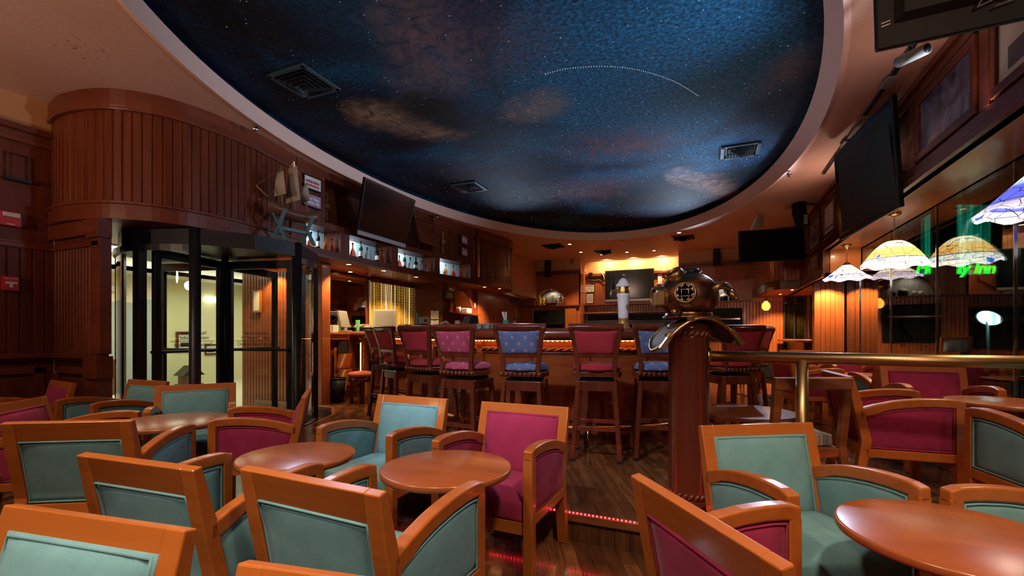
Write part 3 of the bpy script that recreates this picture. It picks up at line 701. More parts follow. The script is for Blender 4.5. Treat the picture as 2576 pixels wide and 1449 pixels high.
mb = MB(); beads(mb, BK, 2.66, 3.72, .085); stru(mb, 'wall_bulkhead_boards', MAHL)
mb = MB(); band(mb, BK, 2.44, 2.63, -.012, .03); band(mb, BK, 2.63, 2.66, -.012, .042); band(mb, BK, 3.70, 3.74, -.012, .042); band(mb, BK, 3.74, CEIL, -.012, .03); stru(mb, 'trim_12', MAHH, .004)
# column and dark glass at the far right corner
mb = MB(); mb.box(2.02, AR, 11.33, 11.7, PL, 2.46); stru(mb, 'wall_column', MAH)
mb = MB(); beads(mb, [(2.02, 11.32), (2.44, 11.32)], PL, 2.46, .085); mb.box(1.995, 2.05, 11.29, 11.4, PL, 2.46); mb.box(2.42, AR, 11.29, 11.35, PL, 2.46); stru(mb, 'wall_column_boards', MAHL)
mb = MB(); mb.box(1.93, 2.44, BF-.06, BF-.02, .95, 2.44); stru(mb, 'window_9', WING)
mb = MB()
for x in (1.93, 2.18, 2.44): mb.box(x-.02, x+.02, BF-.08, BF-.014, .95, 2.44)
stru(mb, 'trim_13', BLKM)
# window wall: panes butt-jointed every 1.56 m, slim steel edges, dark fins outside
ys = [15.13, 13.42, 11.86, 10.30, 8.73, 7.17, 5.61, 4.05, 2.49, .93, -.63, -2.08]
for k in range(len(ys)-1):
    mb = MB(); mb.box(AR+.02, AR+.03, ys[k+1]+.006, ys[k]-.006, .30, 2.93); stru(mb, 'window_%d' % (k+1 if k < 8 else k+2), WING)
mb = MB()
for y in ys[1:-1]: mb.box(AR+.008, AR+.04, y-.009, y+.009, .30, 2.93)
stru(mb, 'trim_14', CHROM)
mb = MB()
for y in ys[1:-1]: mb.box(AR+.10, AR+.20, y+.0, y+.42, .0, 3.4)
stru(mb, 'trim_15', BLK)
# walls behind the camera
mb = MB(); mb.box(-7.6, 2.7, -2.2, -2.08, 0, CEIL); stru(mb, 'wall_front', MAH)

# lobby beyond the door
mb = MB(); mb.box(-16, -7.61, -1, 16, -.12, 0); mb.box(-7.6, -6.9, 2.9, 5.9, -.0, .001); stru(mb, 'floor_lobby', STONE)
mb = MB(); mb.box(-13.4, -13.2, -1, 16, 0, 3.2); stru(mb, 'wall_lobby', CREAM)
mb = MB(); mb.box(-13.2, -13.17, -1, 7.0, 0, 2.15); mb.box(-13.2, -13.12, 7.0, 7.1, 0, 2.25); stru(mb, 'wall_lobby_panel', GRYW)
mb = MB(); mb.box(-13.3, -7.0, -1, 16, 3.6, 3.7); mb.box(-13.2, -12.4, -1, 16, 2.85, 2.95); mb.box(-12.45, -12.4, -1, 16, 2.85, 3.2); mb.box(-12.5, -12.2, -1, 16, 3.2, 3.3); stru(mb, 'ceiling_lobby', BEIGE)
mb = MB(); mb.box(-12.2, -11.3, -1, 16, 3.30, 3.34); tag(mb.build('strip_light', E_WHT), 'bright white strip light high in the lobby beyond the revolving door', 'light')
mb = MB(); mb.box(-7.7, -7.6, -2.1, 2.9, 0, 3.6); mb.box(-7.7, -7.6, 5.95, 16, 0, 3.6); mb.box(-7.7, -7.6, 2.9, 5.95, 2.6, 3.6); stru(mb, 'wall_lobby_side', CREAM)
mb = MB(); beads(mb, [(-7.60, 3.0), (-6.8, 3.0)][::-1], 0, 2.56, .075); mb.box(-7.6, -6.78, 2.95, 2.995, 0, 2.56); stru(mb, 'wall_vestibule_side', MAHL)

# ------------------------------------------------------------------ lounge armchairs
CWD = .323
def backy(z):  # centre line of the tilted back, chair space (sitter faces +y)
    K = [(0, -.322), (.44, -.255), (.67, -.297), (.88, -.349), (.95, -.367)]
    for (a, ya), (b_, yb) in zip(K, K[1:]):
        if z <= b_: return lerp(ya, yb, (z-a)/(b_-a))
    return K[-1][1]
def armz(y):   # top of the arched arm
    K = [(-.30, .655), (-.2, .690), (-.08, .722), (.05, .740), (.16, .745), (.24, .740), (.282, .728)]
    for (a, za), (b_, zb) in zip(K, K[1:]):
        if y <= b_: return lerp(za, zb, (y-a)/(b_-a))
    return K[-1][1]
def make_armchair(name, label, fab):
    t = thing(name, label, 'armchair')
    YZ = lambda: Matrix(((0, 0, 1, 0), (1, 0, 0, 0), (0, 1, 0, 0), (0, 0, 0, 1)))   # (u,v,w)->(x=w,y=u,z=v)
    side = [(-.345, 0), (-.285, .44), (-.333, .67), (-.367, .872), (-.333, .88), (-.283, .70), (-.225, .44), (-.300, 0)]
    for s in (-1, 1):
        x0, x1 = sorted((s*CWD, s*(CWD-.064)))
        MB().prism(side, YZ(), x0, x1).build('back_leg', CHW, t, .005)
    top = [(-.367, .872), (-.333, .88), (-.304, .775), (-.341, .765)]
    MB().prism(top, YZ(), -CWD+.062, CWD-.062).build('top_rail', CHW, t, .004)
    low = [(-.288, .405), (-.230, .405), (-.236, .33), (-.300, .33)]
    MB().prism(low, YZ(), -CWD+.062, CWD-.062).build('bottom_rail', CHW, t, .004)
    fn = lambda x, y, z: (x, y+backy(z), z)
    bk = MB().cushion(-CWD+.060, CWD-.060, -.002, .022, .408, .822, by=.032, n=10, fn=lambda x, y, z: (x, max(y, -.004)+backy(z), z)).build('backrest', fab, t)
    bq = MB().cushion(-CWD+.066, CWD-.066, -.020, .0, .408, .770, by=.010, n=10, fn=lambda x, y, z: (x, min(y, 0)+backy(z), z)).build('back_panel', fab, t)
    for yy, z1, hd in ((-.021, .762, bq), (.024, .814, bk)):
        m = MB(); x_, z0 = CWD-.072, .416
        lp = [(-x_, z0), (x_, z0), (x_, .58), (x_, z1), (-x_, z1), (-x_, .58)]
        pp = []
        for (xa, za), (xb, zb) in zip(lp, lp[1:]+lp[:1]):
            for k in range(6): pp.append((lerp(xa, xb, k/6), yy+backy(lerp(za, zb, k/6)), lerp(za, zb, k/6)))
        m.tube(pp, .0058, 6, closed=True); m.build('piping', fab, hd)
    MB().cushion(-CWD+.058, CWD-.058, -.235, .262, .335, .445, by=.012, bz=.035, n=8).build('seat', fab, t)
    MB().box(-CWD+.05, CWD-.05, .225, .265, .265, .335).build('seat_rail', CHW, t, .004)
    for s in (-1, 1):
        x0, x1 = sorted((s*CWD, s*(CWD-.056)))
        ys = [-.300+.582*i/12 for i in range(13)]
        prof = [(y, armz(y)-.058-(.012 if y < -.2 else 0)) for y in ys]+[(y, armz(y)) for y in ys[::-1]]
        MB().prism(prof, YZ(), x0, x1).build('arm', CHW, t, .009, seg=3)
        MB().box(x0, x1, .230, .282, 0, .690).build('front_leg', CHW, t, .004)
        MB().box(x0, x1, -.262, .235, .325, .382).build('side_rail', CHW, t, .004)
        xc = s*(CWD-.028)
        def pfn(x, y, z):
            f_ = (z-.38)/(.70-.38); zt = armz(y)-.058; return (x, y, .38+f_*(zt-.38))
        pn = MB().cushion(xc-.017, xc+.017, -.262, .232, .38, .70, bx=.012, n=8, fn=lambda x, y, z: pfn(x, lerp(-.262-(z-.38)*.12, .232, (y+.262)/.494), z)).build('side_panel', fab, t)
        m = MB()
        for sx_ in (-.021, .021):
            pp = [(xc+sx_, lerp(-.245, .220, k/8), .392) for k in range(8)]+[(xc+sx_, .220, lerp(.392, armz(.22)-.07, k/5)) for k in range(5)]
            pp += [(xc+sx_, lerp(.220, -.278, k/9), armz(lerp(.220, -.278, k/9))-.070) for k in range(9)]+[(xc+sx_, lerp(-.278, -.245, k/5), lerp(armz(-.278)-.07, .392, k/5)) for k in range(5)]
            m.tube(pp, .0048, 6, closed=True)
        m.build('piping', fab, pn)
    return t
# poses measured from the photo: camera-space X, depth, facing angle, floor height
POSES = [
 ('B', 'T', -2.48, 2.867, .128, 0, 'teal armchair with its back to us before the large dark table at the left'),
 ('C', 'T', -1.308, 2.063, -.330, 0, 'teal armchair seen from behind, between the leftmost back-turned chair and the front centre one'),
 ('D', 'T', -.525, 1.827, -.447, 0, 'large teal armchair seen from behind, pulled up to the front centre round table'),
 ('A', 'T', -1.185, .865, R(165), 0, 'pale teal armchair cut off by the bottom left corner, facing us'),
 ('E', 'T', -.335, .545, R(166), 0, 'armchair of which only the orange top rail shows at the bottom edge, left of centre'),
 ('M', 'T', -.914, 3.216, 2.713, 0, 'teal armchair with a pale shining frame facing us, left of the magenta one'),
 ('N', 'P', -.066, 2.822, 2.706, 0, 'magenta armchair facing us beside the red-lit step'),
 ('K', 'P', -2.028, 3.681, 1.926, 0, 'magenta armchair in side view facing left towards the large dark table'),
 ('J', 'T', -2.854, 4.112, 3.679, 0, 'teal-blue armchair facing us behind the large dark table at the left'),
 ('I', 'T', -3.94, 4.48, 2.75, 0, 'small teal-blue armchair in front of the left side of the revolving door'),
 ('G', 'P', -3.202, 3.354, -1.272, 0, 'magenta armchair with a shadowed top rail at the left edge, facing right'),
 ('F', 'P', -4.78, 4.40, 2.60, 0, 'magenta armchair against the panelled wall at the far left'),
 ('O', 'P', .833, 1.331, -1.344, 0, 'magenta armchair seen from behind in the foreground, right of the step'),
 ('P', 'T', 1.35, 2.10, 3.28, 0, 'large bright teal armchair facing us in front of the wooden pillar'),
 ('Q', 'T', 2.03, 1.557, R(90), 0, 'teal armchair at the right edge facing left to the big round table'),
 ('R', 'P', 2.792, 3.372, -1.914, PL, 'magenta armchair in side view behind the brass rail, facing right'),
 ('S', 'P', 3.744, 4.026, 2.75, PL, 'magenta armchair facing us with its top just under the brass rail'),
 ('U', 'T', 2.97, 2.41, R(-13), PL, 'slate-blue armchair cut by the right edge behind the brass rail'),
 ('X', 'T', 4.72, 7.95, R(-80), PL, 'teal armchair in side view far behind the rail, beside the power box'),
 ('Y', 'P', 3.95, 6.12, R(-98), PL, 'armchair behind the left post of the rail, facing the small far table'),
 ('Z', 'T', 4.14, 4.98, R(-15), PL, 'blue armchair turned away behind the magenta chair that faces us'),
 ('W', 'P', 4.98, 6.75, R(165), PL, 'magenta armchair facing us beyond the small far table'),
 ('V', 'P', 5.35, 8.35, R(168), PL, 'farthest magenta armchair, by the lit wooden column'),
]
protos = {}
for key, col, X, d, ang, z, lab in POSES:
    p = cw(X, d, z); g = {'T': 'teal lounge armchairs', 'P': 'magenta lounge armchairs'}[col]
    if col not in protos:
        protos[col] = make_armchair('armchair', lab, TEAL if col == 'T' else PINK); o = protos[col]; o.location = p; o.rotation_euler = (0, 0, ang+PHI); o['group'] = g
    else: o = dup(protos[col], p, ang+PHI, lab, g)

# ------------------------------------------------------------------ round tables
def round_table(lab, X, d, z, r, h, m=None, worn=False):
    m = m or TBW; t = thing('round_table', lab, 'table', cw(X, d, z), 0, 'round lounge tables')
    th = .034
    if worn:
        pr = MB(); n = 64; rr = [r*(1-.012*random.random()) for _ in range(n)]
        v = [(rr[i]*cos(2*pi*i/n), rr[i]*sin(2*pi*i/n), h-th) for i in range(n)]+[(r*cos(2*pi*i/n), r*sin(2*pi*i/n), h) for i in range(n)]
        pr.add(v, [tuple(range(n))[::-1], tuple(range(n, 2*n))]+[(i, (i+1) % n, n+(i+1) % n, n+i) for i in range(n)]); pr.build('tabletop', m, t, .003)
    else:
        MB().lathe([(1e-4, h-th), (r-.012, h-th), (r-.003, h-th+.004), (r, h-th+.012), (r, h-.008), (r-.003, h-.002), (r-.010, h), (1e-4, h)], 72).build('tabletop', m, t)
    MB().lathe([(.032, .05), (.032, h-th-.015), (.15, h-th-.012), (.15, h-th), (1e-3, h-th)], 20).build('pedestal', m if worn else CHW, t)
    ft = MB()
    for k in range(4):
        Mx = Matrix.Rotation(pi/4+k*pi/2, 4, 'Z'); ft.add([(0, -.03, .0), (r*.5, -.025, 0), (r*.5, .025, 0), (0, .03, 0), (0, -.03, .07), (r*.5, -.025, .035), (r*.5, .025, .035), (0, .03, .07)], [(3, 2, 1, 0), (4, 5, 6, 7), (0, 1, 5, 4), (1, 2, 6, 5), (2, 3, 7, 6), (3, 0, 4, 7)], False, Mx)
    ft.build('foot', m if worn else CHW, t, .004)
    return t
round_table('large dark round table reflecting the lobby light, at the left', -2.60, 3.49, 0, .385, .70)
round_table('round brown table between the magenta side-view chair and the teal chair with the shining frame', -1.17, 2.50, 0, .30, .70)
round_table('round orange-brown table at the centre front, before the magenta chair by the step', -.325, 2.28, 0, .322, .70)
round_table('large round table with a bright highlight in the bottom right corner', 1.456, 1.50, 0, .33, .70)
round_table('round table behind the brass rail at the right edge', 3.47, 3.22, PL, .325, .70)
round_table('small reddish round table far behind the rail', 4.52, 5.95, PL, .30, .66)
round_table('low worn round table with a chipped edge behind the pillar', 2.03, 4.03, PL, .42, .50, OLDW, True)

# ------------------------------------------------------------------ bar stools
def make_stool(lab, fab, plain=False, wd=None):
    wd = wd or DKW; t = thing('bar_stool', lab, 'bar stool', (0, 0, 0), 0, 'bar stools along the bar')
    # y+ faces the bar; base legs splay outward
    for sx_ in (-1, 1):
        for sy in (-1, 1):
            a, b_ = .165, .215; q = .021
            bt = [(sx_*b_+dx*q, sy*b_+dy*q, 0) for dx, dy in ((-1, -1), (1, -1), (1, 1), (-1, 1))]; tp = [(sx_*a+dx*q, sy*a+dy*q, .735) for dx, dy in ((-1, -1), (1, -1), (1, 1), (-1, 1))]
            lg = MB().hexa(bt, tp).build('leg', wd, t, .004)
            MB().box(sx_*b_-.024, sx_*b_+.024, sy*b_-.024, sy*b_+.024, -.001, .022).build('foot_cap', BLK, lg)
    for s in (-1, 1):
        MB().box(-.16, .16, s*.168-.011, s*.168+.011, .645, .735).build('apron', wd, t, .003)
        MB().box(s*.168-.011, s*.168+.011, -.16, .16, .645, .735).build('apron', wd, t, .003)
    for z, s, ax in ((.30, -1, 0), (.30, 1, 0), (.24, -1, 1), (.24, 1, 1)):
        w_ = lerp(.215, .165, z/.735); m = MB()
        if ax == 0: m.box(-w_, w_, s*w_-.011, s*w_+.011, z-.02, z+.02)
        else: m.box(s*w_-.011, s*w_+.011, -w_, w_, z-.02, z+.02)
        m.build('stretcher', wd, t, .003)
    MB().box(-.15, .15, -.15, .15, .736, .756).lathe([(.10, .756), (.10, .775), (1e-3, .775)], 20).build('swivel_plate', BLK, t)
    # seat frame, D-shaped with a reeded back edge
    out = [(-.20, -.20), (.20, -.20)]+[(.235*cos(a_), -.02+.26*sin(a_)) for a_ in [(-.35+ (pi+.7)*i/14) for i in range(15)]]
    m = MB(); n = len(out); m.add([(x, y, .776) for x, y in out]+[(x, y, .825) for x, y in out], [tuple(range(n))[::-1], tuple(range(n, 2*n))]+[(i, (i+1) % n, n+(i+1) % n, n+i) for i in range(n)])
    fr = m.build('seat_frame', wd, t, .005)
    if not plain:
        m = MB()
        for k in range(9): m.cyl((-.18+.045*k, -.204, .779), (-.18+.045*k, -.204, .822), .017, 10)
        m.build('reeding', wd, fr)
    MB().lathe([(1e-3, .825), (.19, .825), (.228, .838), (.235, .855), (.215, .885), (.15, .905), (1e-3, .912)], 28, Matrix.Translation((0, .0, 0)) @ Matrix.Diagonal((1, 1.02, 1, 1))).build('seat', fab, t)
    # back: stiles flare outward and lean back
    for s in (-1, 1):
        K = [(.165, -.19, .80), (.168, -.195, .90), (.190, -.215, 1.05), (.214, -.245, 1.17), (.226, -.268, 1.235)]
        m = MB(); v = []; f = []
        for x, y, z in K:
            for dx, dy in ((-.021, -.018), (.021, -.018), (.021, .018), (-.021, .018)): v.append((s*x+dx, y+dy, z))
        for i in range(len(K)-1):
            for q in range(4): f.append((4*i+q, 4*i+(q+1) % 4, 4*i+4+(q+1) % 4, 4*i+4+q))
        f += [(3, 2, 1, 0), tuple(range(4*len(K)-4, 4*len(K)))]; m.add(v, f); m.build('back_post', wd, t, .006)
    m = MB(); pr = [(.030, -.040), (.034, .0), (.030, .022), (.0, .034), (-.030, .028), (-.046, .005), (-.036, -.014), (-.012, -.040)]
    v = []; f = []; nn = 9
    for i in range(nn):
        u = -1+2*i/(nn-1); y = -.262+.018*(u*u)
        for a_, b_ in pr: v.append((u*.248, y+a_*.8, 1.238+b_-.006*u*u*0))
    for i in range(nn-1):
        for q in range(8): f.append((8*i+q, 8*i+(q+1) % 8, 8*i+8+(q+1) % 8, 8*i+8+q))
    f += [tuple(range(8))[::-1], tuple(range(8*nn-8, 8*nn))]; m.add(v, f); m.build('crest_rail', wd, t, .004)
    m = MB(); m.hexa([(-.175, -.215, .955), (.175, -.215, .955), (.175, -.19, .955), (-.175, -.19, .955)], [(-.18, -.223, .995), (.18, -.223, .995), (.18, -.198, .995), (-.18, -.198, .995)]); m.build('lower_rail', wd, t, .004)
    def sf(x, y, z):
        u = (z-.99)/.22; return (x*lerp(.162, .198, u), y+lerp(-.206, -.252, u), z)
    MB().cushion(-1, 1, -.016, .016, .99, 1.205, by=.012, n=8, fn=sf).build('backrest', fab, t)
    return t
SP = [  # camera X, depth of the seat centre, facing (room angle), fabric
 (-1.78, 6.72, R(-10), REDF, 0, 'dark bar stool with a reddish seat, farthest left along the bar, seen edge-on'),
 (-1.36, 5.70, R(-25), REDF, 0, 'second bar stool from the left end of the bar, seen almost edge-on'),
 (-.90, 5.12, R(-12), REDF, 0, 'bar stool with a plain red back, third from the left along the bar'),
 (-.44, 4.58, R(-5), PNKD, 0, 'bar stool with a rose back dotted with small diamonds'),
 (.13, 4.43, R(8), BLUS, 0, 'bar stool with a blue diamond-dotted back, left of the red one at the bar centre'),
 (.82, 4.42, R(10), REDF, 1, 'tall plain bar stool with a red back and square seat rail, at bar centre'),
 (1.40, 4.45, R(14), BLUS, 0, 'bar stool with a blue-grey back half hidden by the diving-helmet pillar'),
 (2.36, 5.00, R(32), REDF, 0, 'bar stool with a red back just right of the pillar'),
 (2.82, 5.62, R(60), REDF, 0, 'dark bar stool seen edge-on at the right end of the bar'),
]
sp = {}
for X, d, a, fab, plain, lab in SP:
    k = (fab.name, plain); p = cw(X, d, PL)
    if k not in sp: sp[k] = make_stool(lab, fab, bool(plain)); o = sp[k]; o.location = p; o.rotation_euler = (0, 0, a)
    else: dup(sp[k], p, a, lab)

# pale stool at the far high table, small round stool by the bar end
def stool_light():
    t = thing('high_chair', 'light wooden high stool with a grey upholstered back at the far corner counter', 'bar stool', cw(5.35, 10.25, PL), R(-8), None)
    for sx_ in (-1, 1):
        for sy in (-1, 1):
            K = [(.20, .22, 0), (.17, .18, .3), (.17, .17, .62)] if sy < 0 else [(.17, .2, 0), (.17, .18, .3), (.17, .17, .62)]
            MB().tube([(sx_*x, sy*y, z) for x, y, z in K], .022, 8).build('leg', CHW, t)
    for z in (.22, .42):
        for s in (-1, 1): MB().box(-.17, .17, s*.185-.012, s*.185+.012, z, z+.035).build('stretcher', CHW, t, .003)
    MB().cushion(-.22, .22, -.21, .21, .62, .70, bz=.03).build('seat', GRYF, t)
    fr = MB()
    for s in (-1, 1): fr.hexa([(s*.20-.02, -.22, .66), (s*.20+.02, -.22, .66), (s*.20+.02, -.18, .66), (s*.20-.02, -.18, .66)], [(s*.225-.02, -.27, 1.1), (s*.225+.02, -.27, 1.1), (s*.225+.02, -.235, 1.1), (s*.225-.02, -.235, 1.1)])
    fr.box(-.24, .24, -.275, -.235, 1.09, 1.13); fr.box(-.21, .21, -.245, -.21, .79, .83); fr.build('back_frame', CHW, t, .005)
    MB().cushion(-.195, .195, -.262, -.225, .83, 1.09, by=.015).build('backrest', GRYF, t)
stool_light()
q = cw(-2.62, 8.0, PL); t = thing('round_stool', 'low round stool with a coral cushion at the left end of the bar', 'stool', q)
MB().lathe([(1e-3, .44), (.20, .44), (.235, .455), (.235, .49), (.20, .52), (.1, .535), (1e-3, .54)], 24).build('seat', CORF, t)
MB().lathe([(1e-3, .36), (.225, .36), (.225, .44), (1e-3, .44)], 24).build('apron', DKW, t)
for k in range(4):
    a = pi/4+k*pi/2; MB().box(-.028, .028, -.028, .028, 0, .37, Matrix.Translation((.165*cos(a), .165*sin(a), 0)) @ Matrix.Rotation(a, 4, 'Z')).build('leg', DKW, t, .004)
# worn wooden chair behind the rail
q = cw(1.98, 3.29, PL); t = thing('wooden_chair', 'worn open-back wooden chair with a striped cushion behind the rail post', 'chair', q, PHI+R(2))
for s in (-1, 1):
    K = [(s*.235, -.30, 0), (s*.235, -.235, .20), (s*.235, -.20, .42), (s*.235, -.235, .66), (s*.235, -.25, .86)]
    v = []; f = []; m = MB()
    for x, y, z in K:
        for dx, dy in ((-.026, -.026), (.026, -.026), (.026, .026), (-.026, .026)): v.append((x+dx, y+dy, z))
    for i in range(4):
        for qd in range(4): f.append((4*i+qd, 4*i+(qd+1) % 4, 4*i+4+(qd+1) % 4, 4*i+4+qd))
    f += [(3, 2, 1, 0), (16, 17, 18, 19)]; m.add(v, f); m.build('back_leg', OLDW, t, .010, seg=3)
    MB().box(s*.225-.024, s*.225+.024, .19, .238, 0, .40).build('front_leg', OLDW, t, .006)
MB().box(-.262, .262, -.278, -.226, .80, .885).build('top_rail', OLDW, t, .012, seg=3)
MB().box(-.23, .23, -.22, .235, .34, .405).build('seat_frame', OLDW, t, .006)
STRP = mat('striped_fabric', (.3, .25, .2), .85); nt, N, L, b = nodes(STRP)
tc = N.new('ShaderNodeTexCoord'); sx = N.new('ShaderNodeSeparateXYZ'); L.new(tc.outputs['Object'], sx.inputs[0])
ma = N.new('ShaderNodeMath'); ma.operation = 'MULTIPLY'; ma.inputs[1].default_value = 7.5; L.new(sx.outputs[0], ma.inputs[0])
fr = N.new('ShaderNodeMath'); fr.operation = 'FRACT'; L.new(ma.outputs[0], fr.inputs[0])
r = ramp(N, [(0, (.14, .15, .17)), (.3, (.14, .15, .17)), (.33, (.36, .28, .19)), (.5, (.36, .28, .19)), (.53, (.35, .12, .06)), (.62, (.35, .12, .06)), (.65, (.36, .28, .19)), (.8, (.18, .17, .17)), (.83, (.35, .12, .06)), (.9, (.36, .28, .19))])
r.color_ramp.interpolation = 'CONSTANT'; L.new(fr.outputs[0], r.inputs[0]); L.new(r.outputs[0], b.inputs['Base Color'])
o = MB().cushion(-.20, .20, -.165, .225, .409, .485, bz=.035, n=8, fn=lambda x, y, z: (x, y, max(z, .4075))).build('cushion', STRP, None); o.location = q; o.rotation_euler = (0, 0, PHI+R(2)); tag(o, 'grey cushion with orange stripes lying on the worn wooden chair', 'cushion')

# ------------------------------------------------------------------ the bar
BPK = [(-6.18, 6.86), (-5.7, 6.76), (-5.0, 6.45), (-4.1, 5.95), (-3.3, 5.25), (-2.7, 4.86), (-2.1, 4.70), (-1.5, 4.76), (-.95, 4.96), (-.55, 5.30), (-.36, 5.8), (-.32, 6.6), (-.32, 8.4)]
BP = crom(BPK, 8); BR = [tuple(p) for p in resample(BP, .06)]
ZB = 1.405
def off(P, k): return [tuple(Vector(p)+n*k) for p, n in zip([Vector(q) for q in P], norms(P))]
t = thing('bar_counter', 'long curved mahogany bar with a row of lights under its edge', 'bar', (0, 0, 0))
mb = MB(); band(mb, BR, PL, 1.37, -.10, 0); mb.build('front_panel', BARW, t)
mb = MB(); band(mb, BR, 1.362, ZB, -.58, .17); mb.build('countertop', BARW, t, .004)
mb = MB(); sweep(mb, BR, [(.10, 1.300), (.165, 1.292), (.215, 1.312), (.235, 1.352), (.228, 1.395), (.19, 1.420), (.15, 1.408), (.11, 1.38)], smooth=True); mb.build('bar_rail', MAHH, t)
mb = MB(); band(mb, BR, PL, PL+.13, 0, .025); band(mb, BR, 1.145, 1.165, 0, .018); band(mb, BR, .42, .45, 0, .02)
lp = resample(BP, .62)
for p, nn in list(zip(lp, norms(lp)))[1:-1]:
    a = atan2(nn[1], nn[0]); mb.box(0, .02, -.05, .05, .45, 1.15, Matrix.Translation((p[0], p[1], 0)) @ Matrix.Rotation(a, 4, 'Z'))
mb.build('panel_frame', MAHH, t, .004)
hp = [tuple(p) for p in resample(BP, .012)]; hn = norms(hp); mb = MB()
for ph in (0, pi):
    pts = []
    for i, (p, nn) in enumerate(zip(hp, hn)):
        th = i*.42+ph; q = Vector(p)+nn*(.022+.011*cos(th)); pts.append((q[0], q[1], 1.195+.011*sin(th)))
    mb.tube(pts, .012, 6)
mb.build('rope_moulding', MAHL, t)
for p, nn in list(zip(lp, norms(lp)))[1:-1]:
    a = atan2(nn[1], nn[0]); M_ = Matrix.Translation((p[0], p[1], 0)) @ Matrix.Rotation(a, 4, 'Z')
    mb = MB(); mb.prism([(0, .98), (.03, 1.0), (.05, 1.04), (.055, 1.15), (.045, 1.20), (.05, 1.25), (.055, 1.31), (0, 1.31)], M_ @ Matrix(((1, 0, 0, 0), (0, 0, 1, 0), (0, 1, 0, 0), (0, 0, 0, 1))), -.035, .035)
    mb.build('corbel', BARW, t, .006)
fr_ = off(BR, .17); mb = MB(); mb.tube([(x, y, .385) for x, y in fr_[20:-10]], .024, 10); mb.build('foot_rail', BRASS, t)
for p, q in list(zip(off([tuple(p) for p in lp], 0), off([tuple(p) for p in lp], .17)))[3:-1:2]:
    mb = MB(); mb.tube([(p[0], p[1], .385), (q[0], q[1], .385)], .012, 8); mb.tube([(q[0], q[1], PL), (q[0], q[1], .385)], .012, 8); mb.build('rail_bracket', BRASS, t)
# lights under the bar edge
lp2 = off(BR, .078)[13:]; mb = MB(); mb.tube([(x, y, 1.296) for x, y in lp2], .006, 6)
q_ = resample(lp2, .05)
for p in q_: mb.sphere((p[0], p[1], 1.287), .008, n=6, m=4)
tag(mb.build('light_strip', E_LED), 'amber row of tiny bulbs glowing under the bar edge', 'light strip')
# lit post at the left end of the bar
p = Vector((-5.86, 6.70)); mb = MB()
o = MB().lathe([(.11, PL), (.11, PL+.1), (.085, PL+.12), (.085, 1.22), (.12, 1.26), (.12, 1.30)], 18).build('end_post', BARW, t); o.location = (p[0], p[1], 0)
mb = MB()
for k in range(34): mb.sphere((.088*cos(-pi/2-.35), .088*sin(-pi/2-.35), .34+k*.026), .010, n=6, m=4)
mb.build('bulb_column', E_LED, o)
mb = MB()
for k in range(28): mb.sphere((.085*cos(-pi/2+.5), .085*sin(-pi/2+.5), .34+k*.032), .016, n=8, m=5)
mb.build('bead_moulding', MAHL, o)
# ledge and low panelling under the mirror
mb = MB(); mb.box(-6.548, -6.10, VB+.16, 6.58, 1.361, 1.40); mb.box(-6.548, -6.29, 6.58, 7.5, 1.361, 1.40); mb.box(-6.198, -6.13, VB+.16, 6.58, 1.27, 1.361); tag(mb.build('back_ledge', MAHL, bevel=.005), 'wooden ledge under the mirror, crowded with glasses and a screen', 'ledge')
o = thing('mirror', 'large mirror behind the left end of the bar reflecting an arched niche', 'mirror', (WA, 0, 0))
MB().box(.002, .012, 6.0, 7.5, 1.42, 2.50).build('glass', MIRR, o)
MB().box(.002, .025, 7.5, 7.56, 1.42, 2.54).box(.002, .025, 6.0, 7.5, 2.50, 2.54).build('frame', MAHH, o)
# window behind the rope curtain
mb = MB(); mb.box(WA+.002, WA+.01, wy0, wy1, wz0, wz1); o = mb.build('window_10', E_CURT); o['kind'] = ST
t = thing('rope_curtain', 'curtain of thick yellow twisted ropes over a bright window behind the bar', 'curtain', (0, 0, 0))
n_r = 50
for k in range(n_r):
    y = lerp(wy0-.045, wy1-.01, k/(n_r-1))+random.uniform(-.006, .006); xb = -6.50+random.uniform(-.012, .012); dy = random.uniform(-.012, .012) if k not in (17, 18, 22, 23) else (.07 if k in (17, 18) else -.05)
    m = MB()
    for ph in (0, 2*pi/3, 4*pi/3):
        pts = []
        for i in range(42):
            z = 2.49-i*.0255; th = i*.85+ph; u = i/41; pts.append((xb+.007*cos(th), y+dy*u*u+.007*sin(th), z))
        m.tube(pts, .0068, 5)
    m.build('rope', ROPE, t)
m = MB(); m.cyl((-6.50, wy0-.055, 2.50), (-6.50, wy1+.02, 2.50), .016, 8); m.build('curtain_rod', DKW, t)
m = MB()
for k in range(30): m.box(-6.535, -6.44, wy0+k*.05, wy0+k*.05+.026, 2.46, 2.555)
m.build('valance', MAHH, t)

def barat(px, k):
    P = off(BP, k); best = None
    for a, b_ in zip(P, P[1:]):
        for j in range(6):
            x, y = lerp(a[0], b_[0], j/6), lerp(a[1], b_[1], j/6); d = -x*SN+y*CS; X = x*CS+y*SN
            e = abs(CX+F*X/d-px)
            if best is None or e < best[0]: best = (e, x, y, atan2(b_[1]-a[1], b_[0]-a[0]))
    return Vector((best[1], best[2], ZB+.001)), best[3]

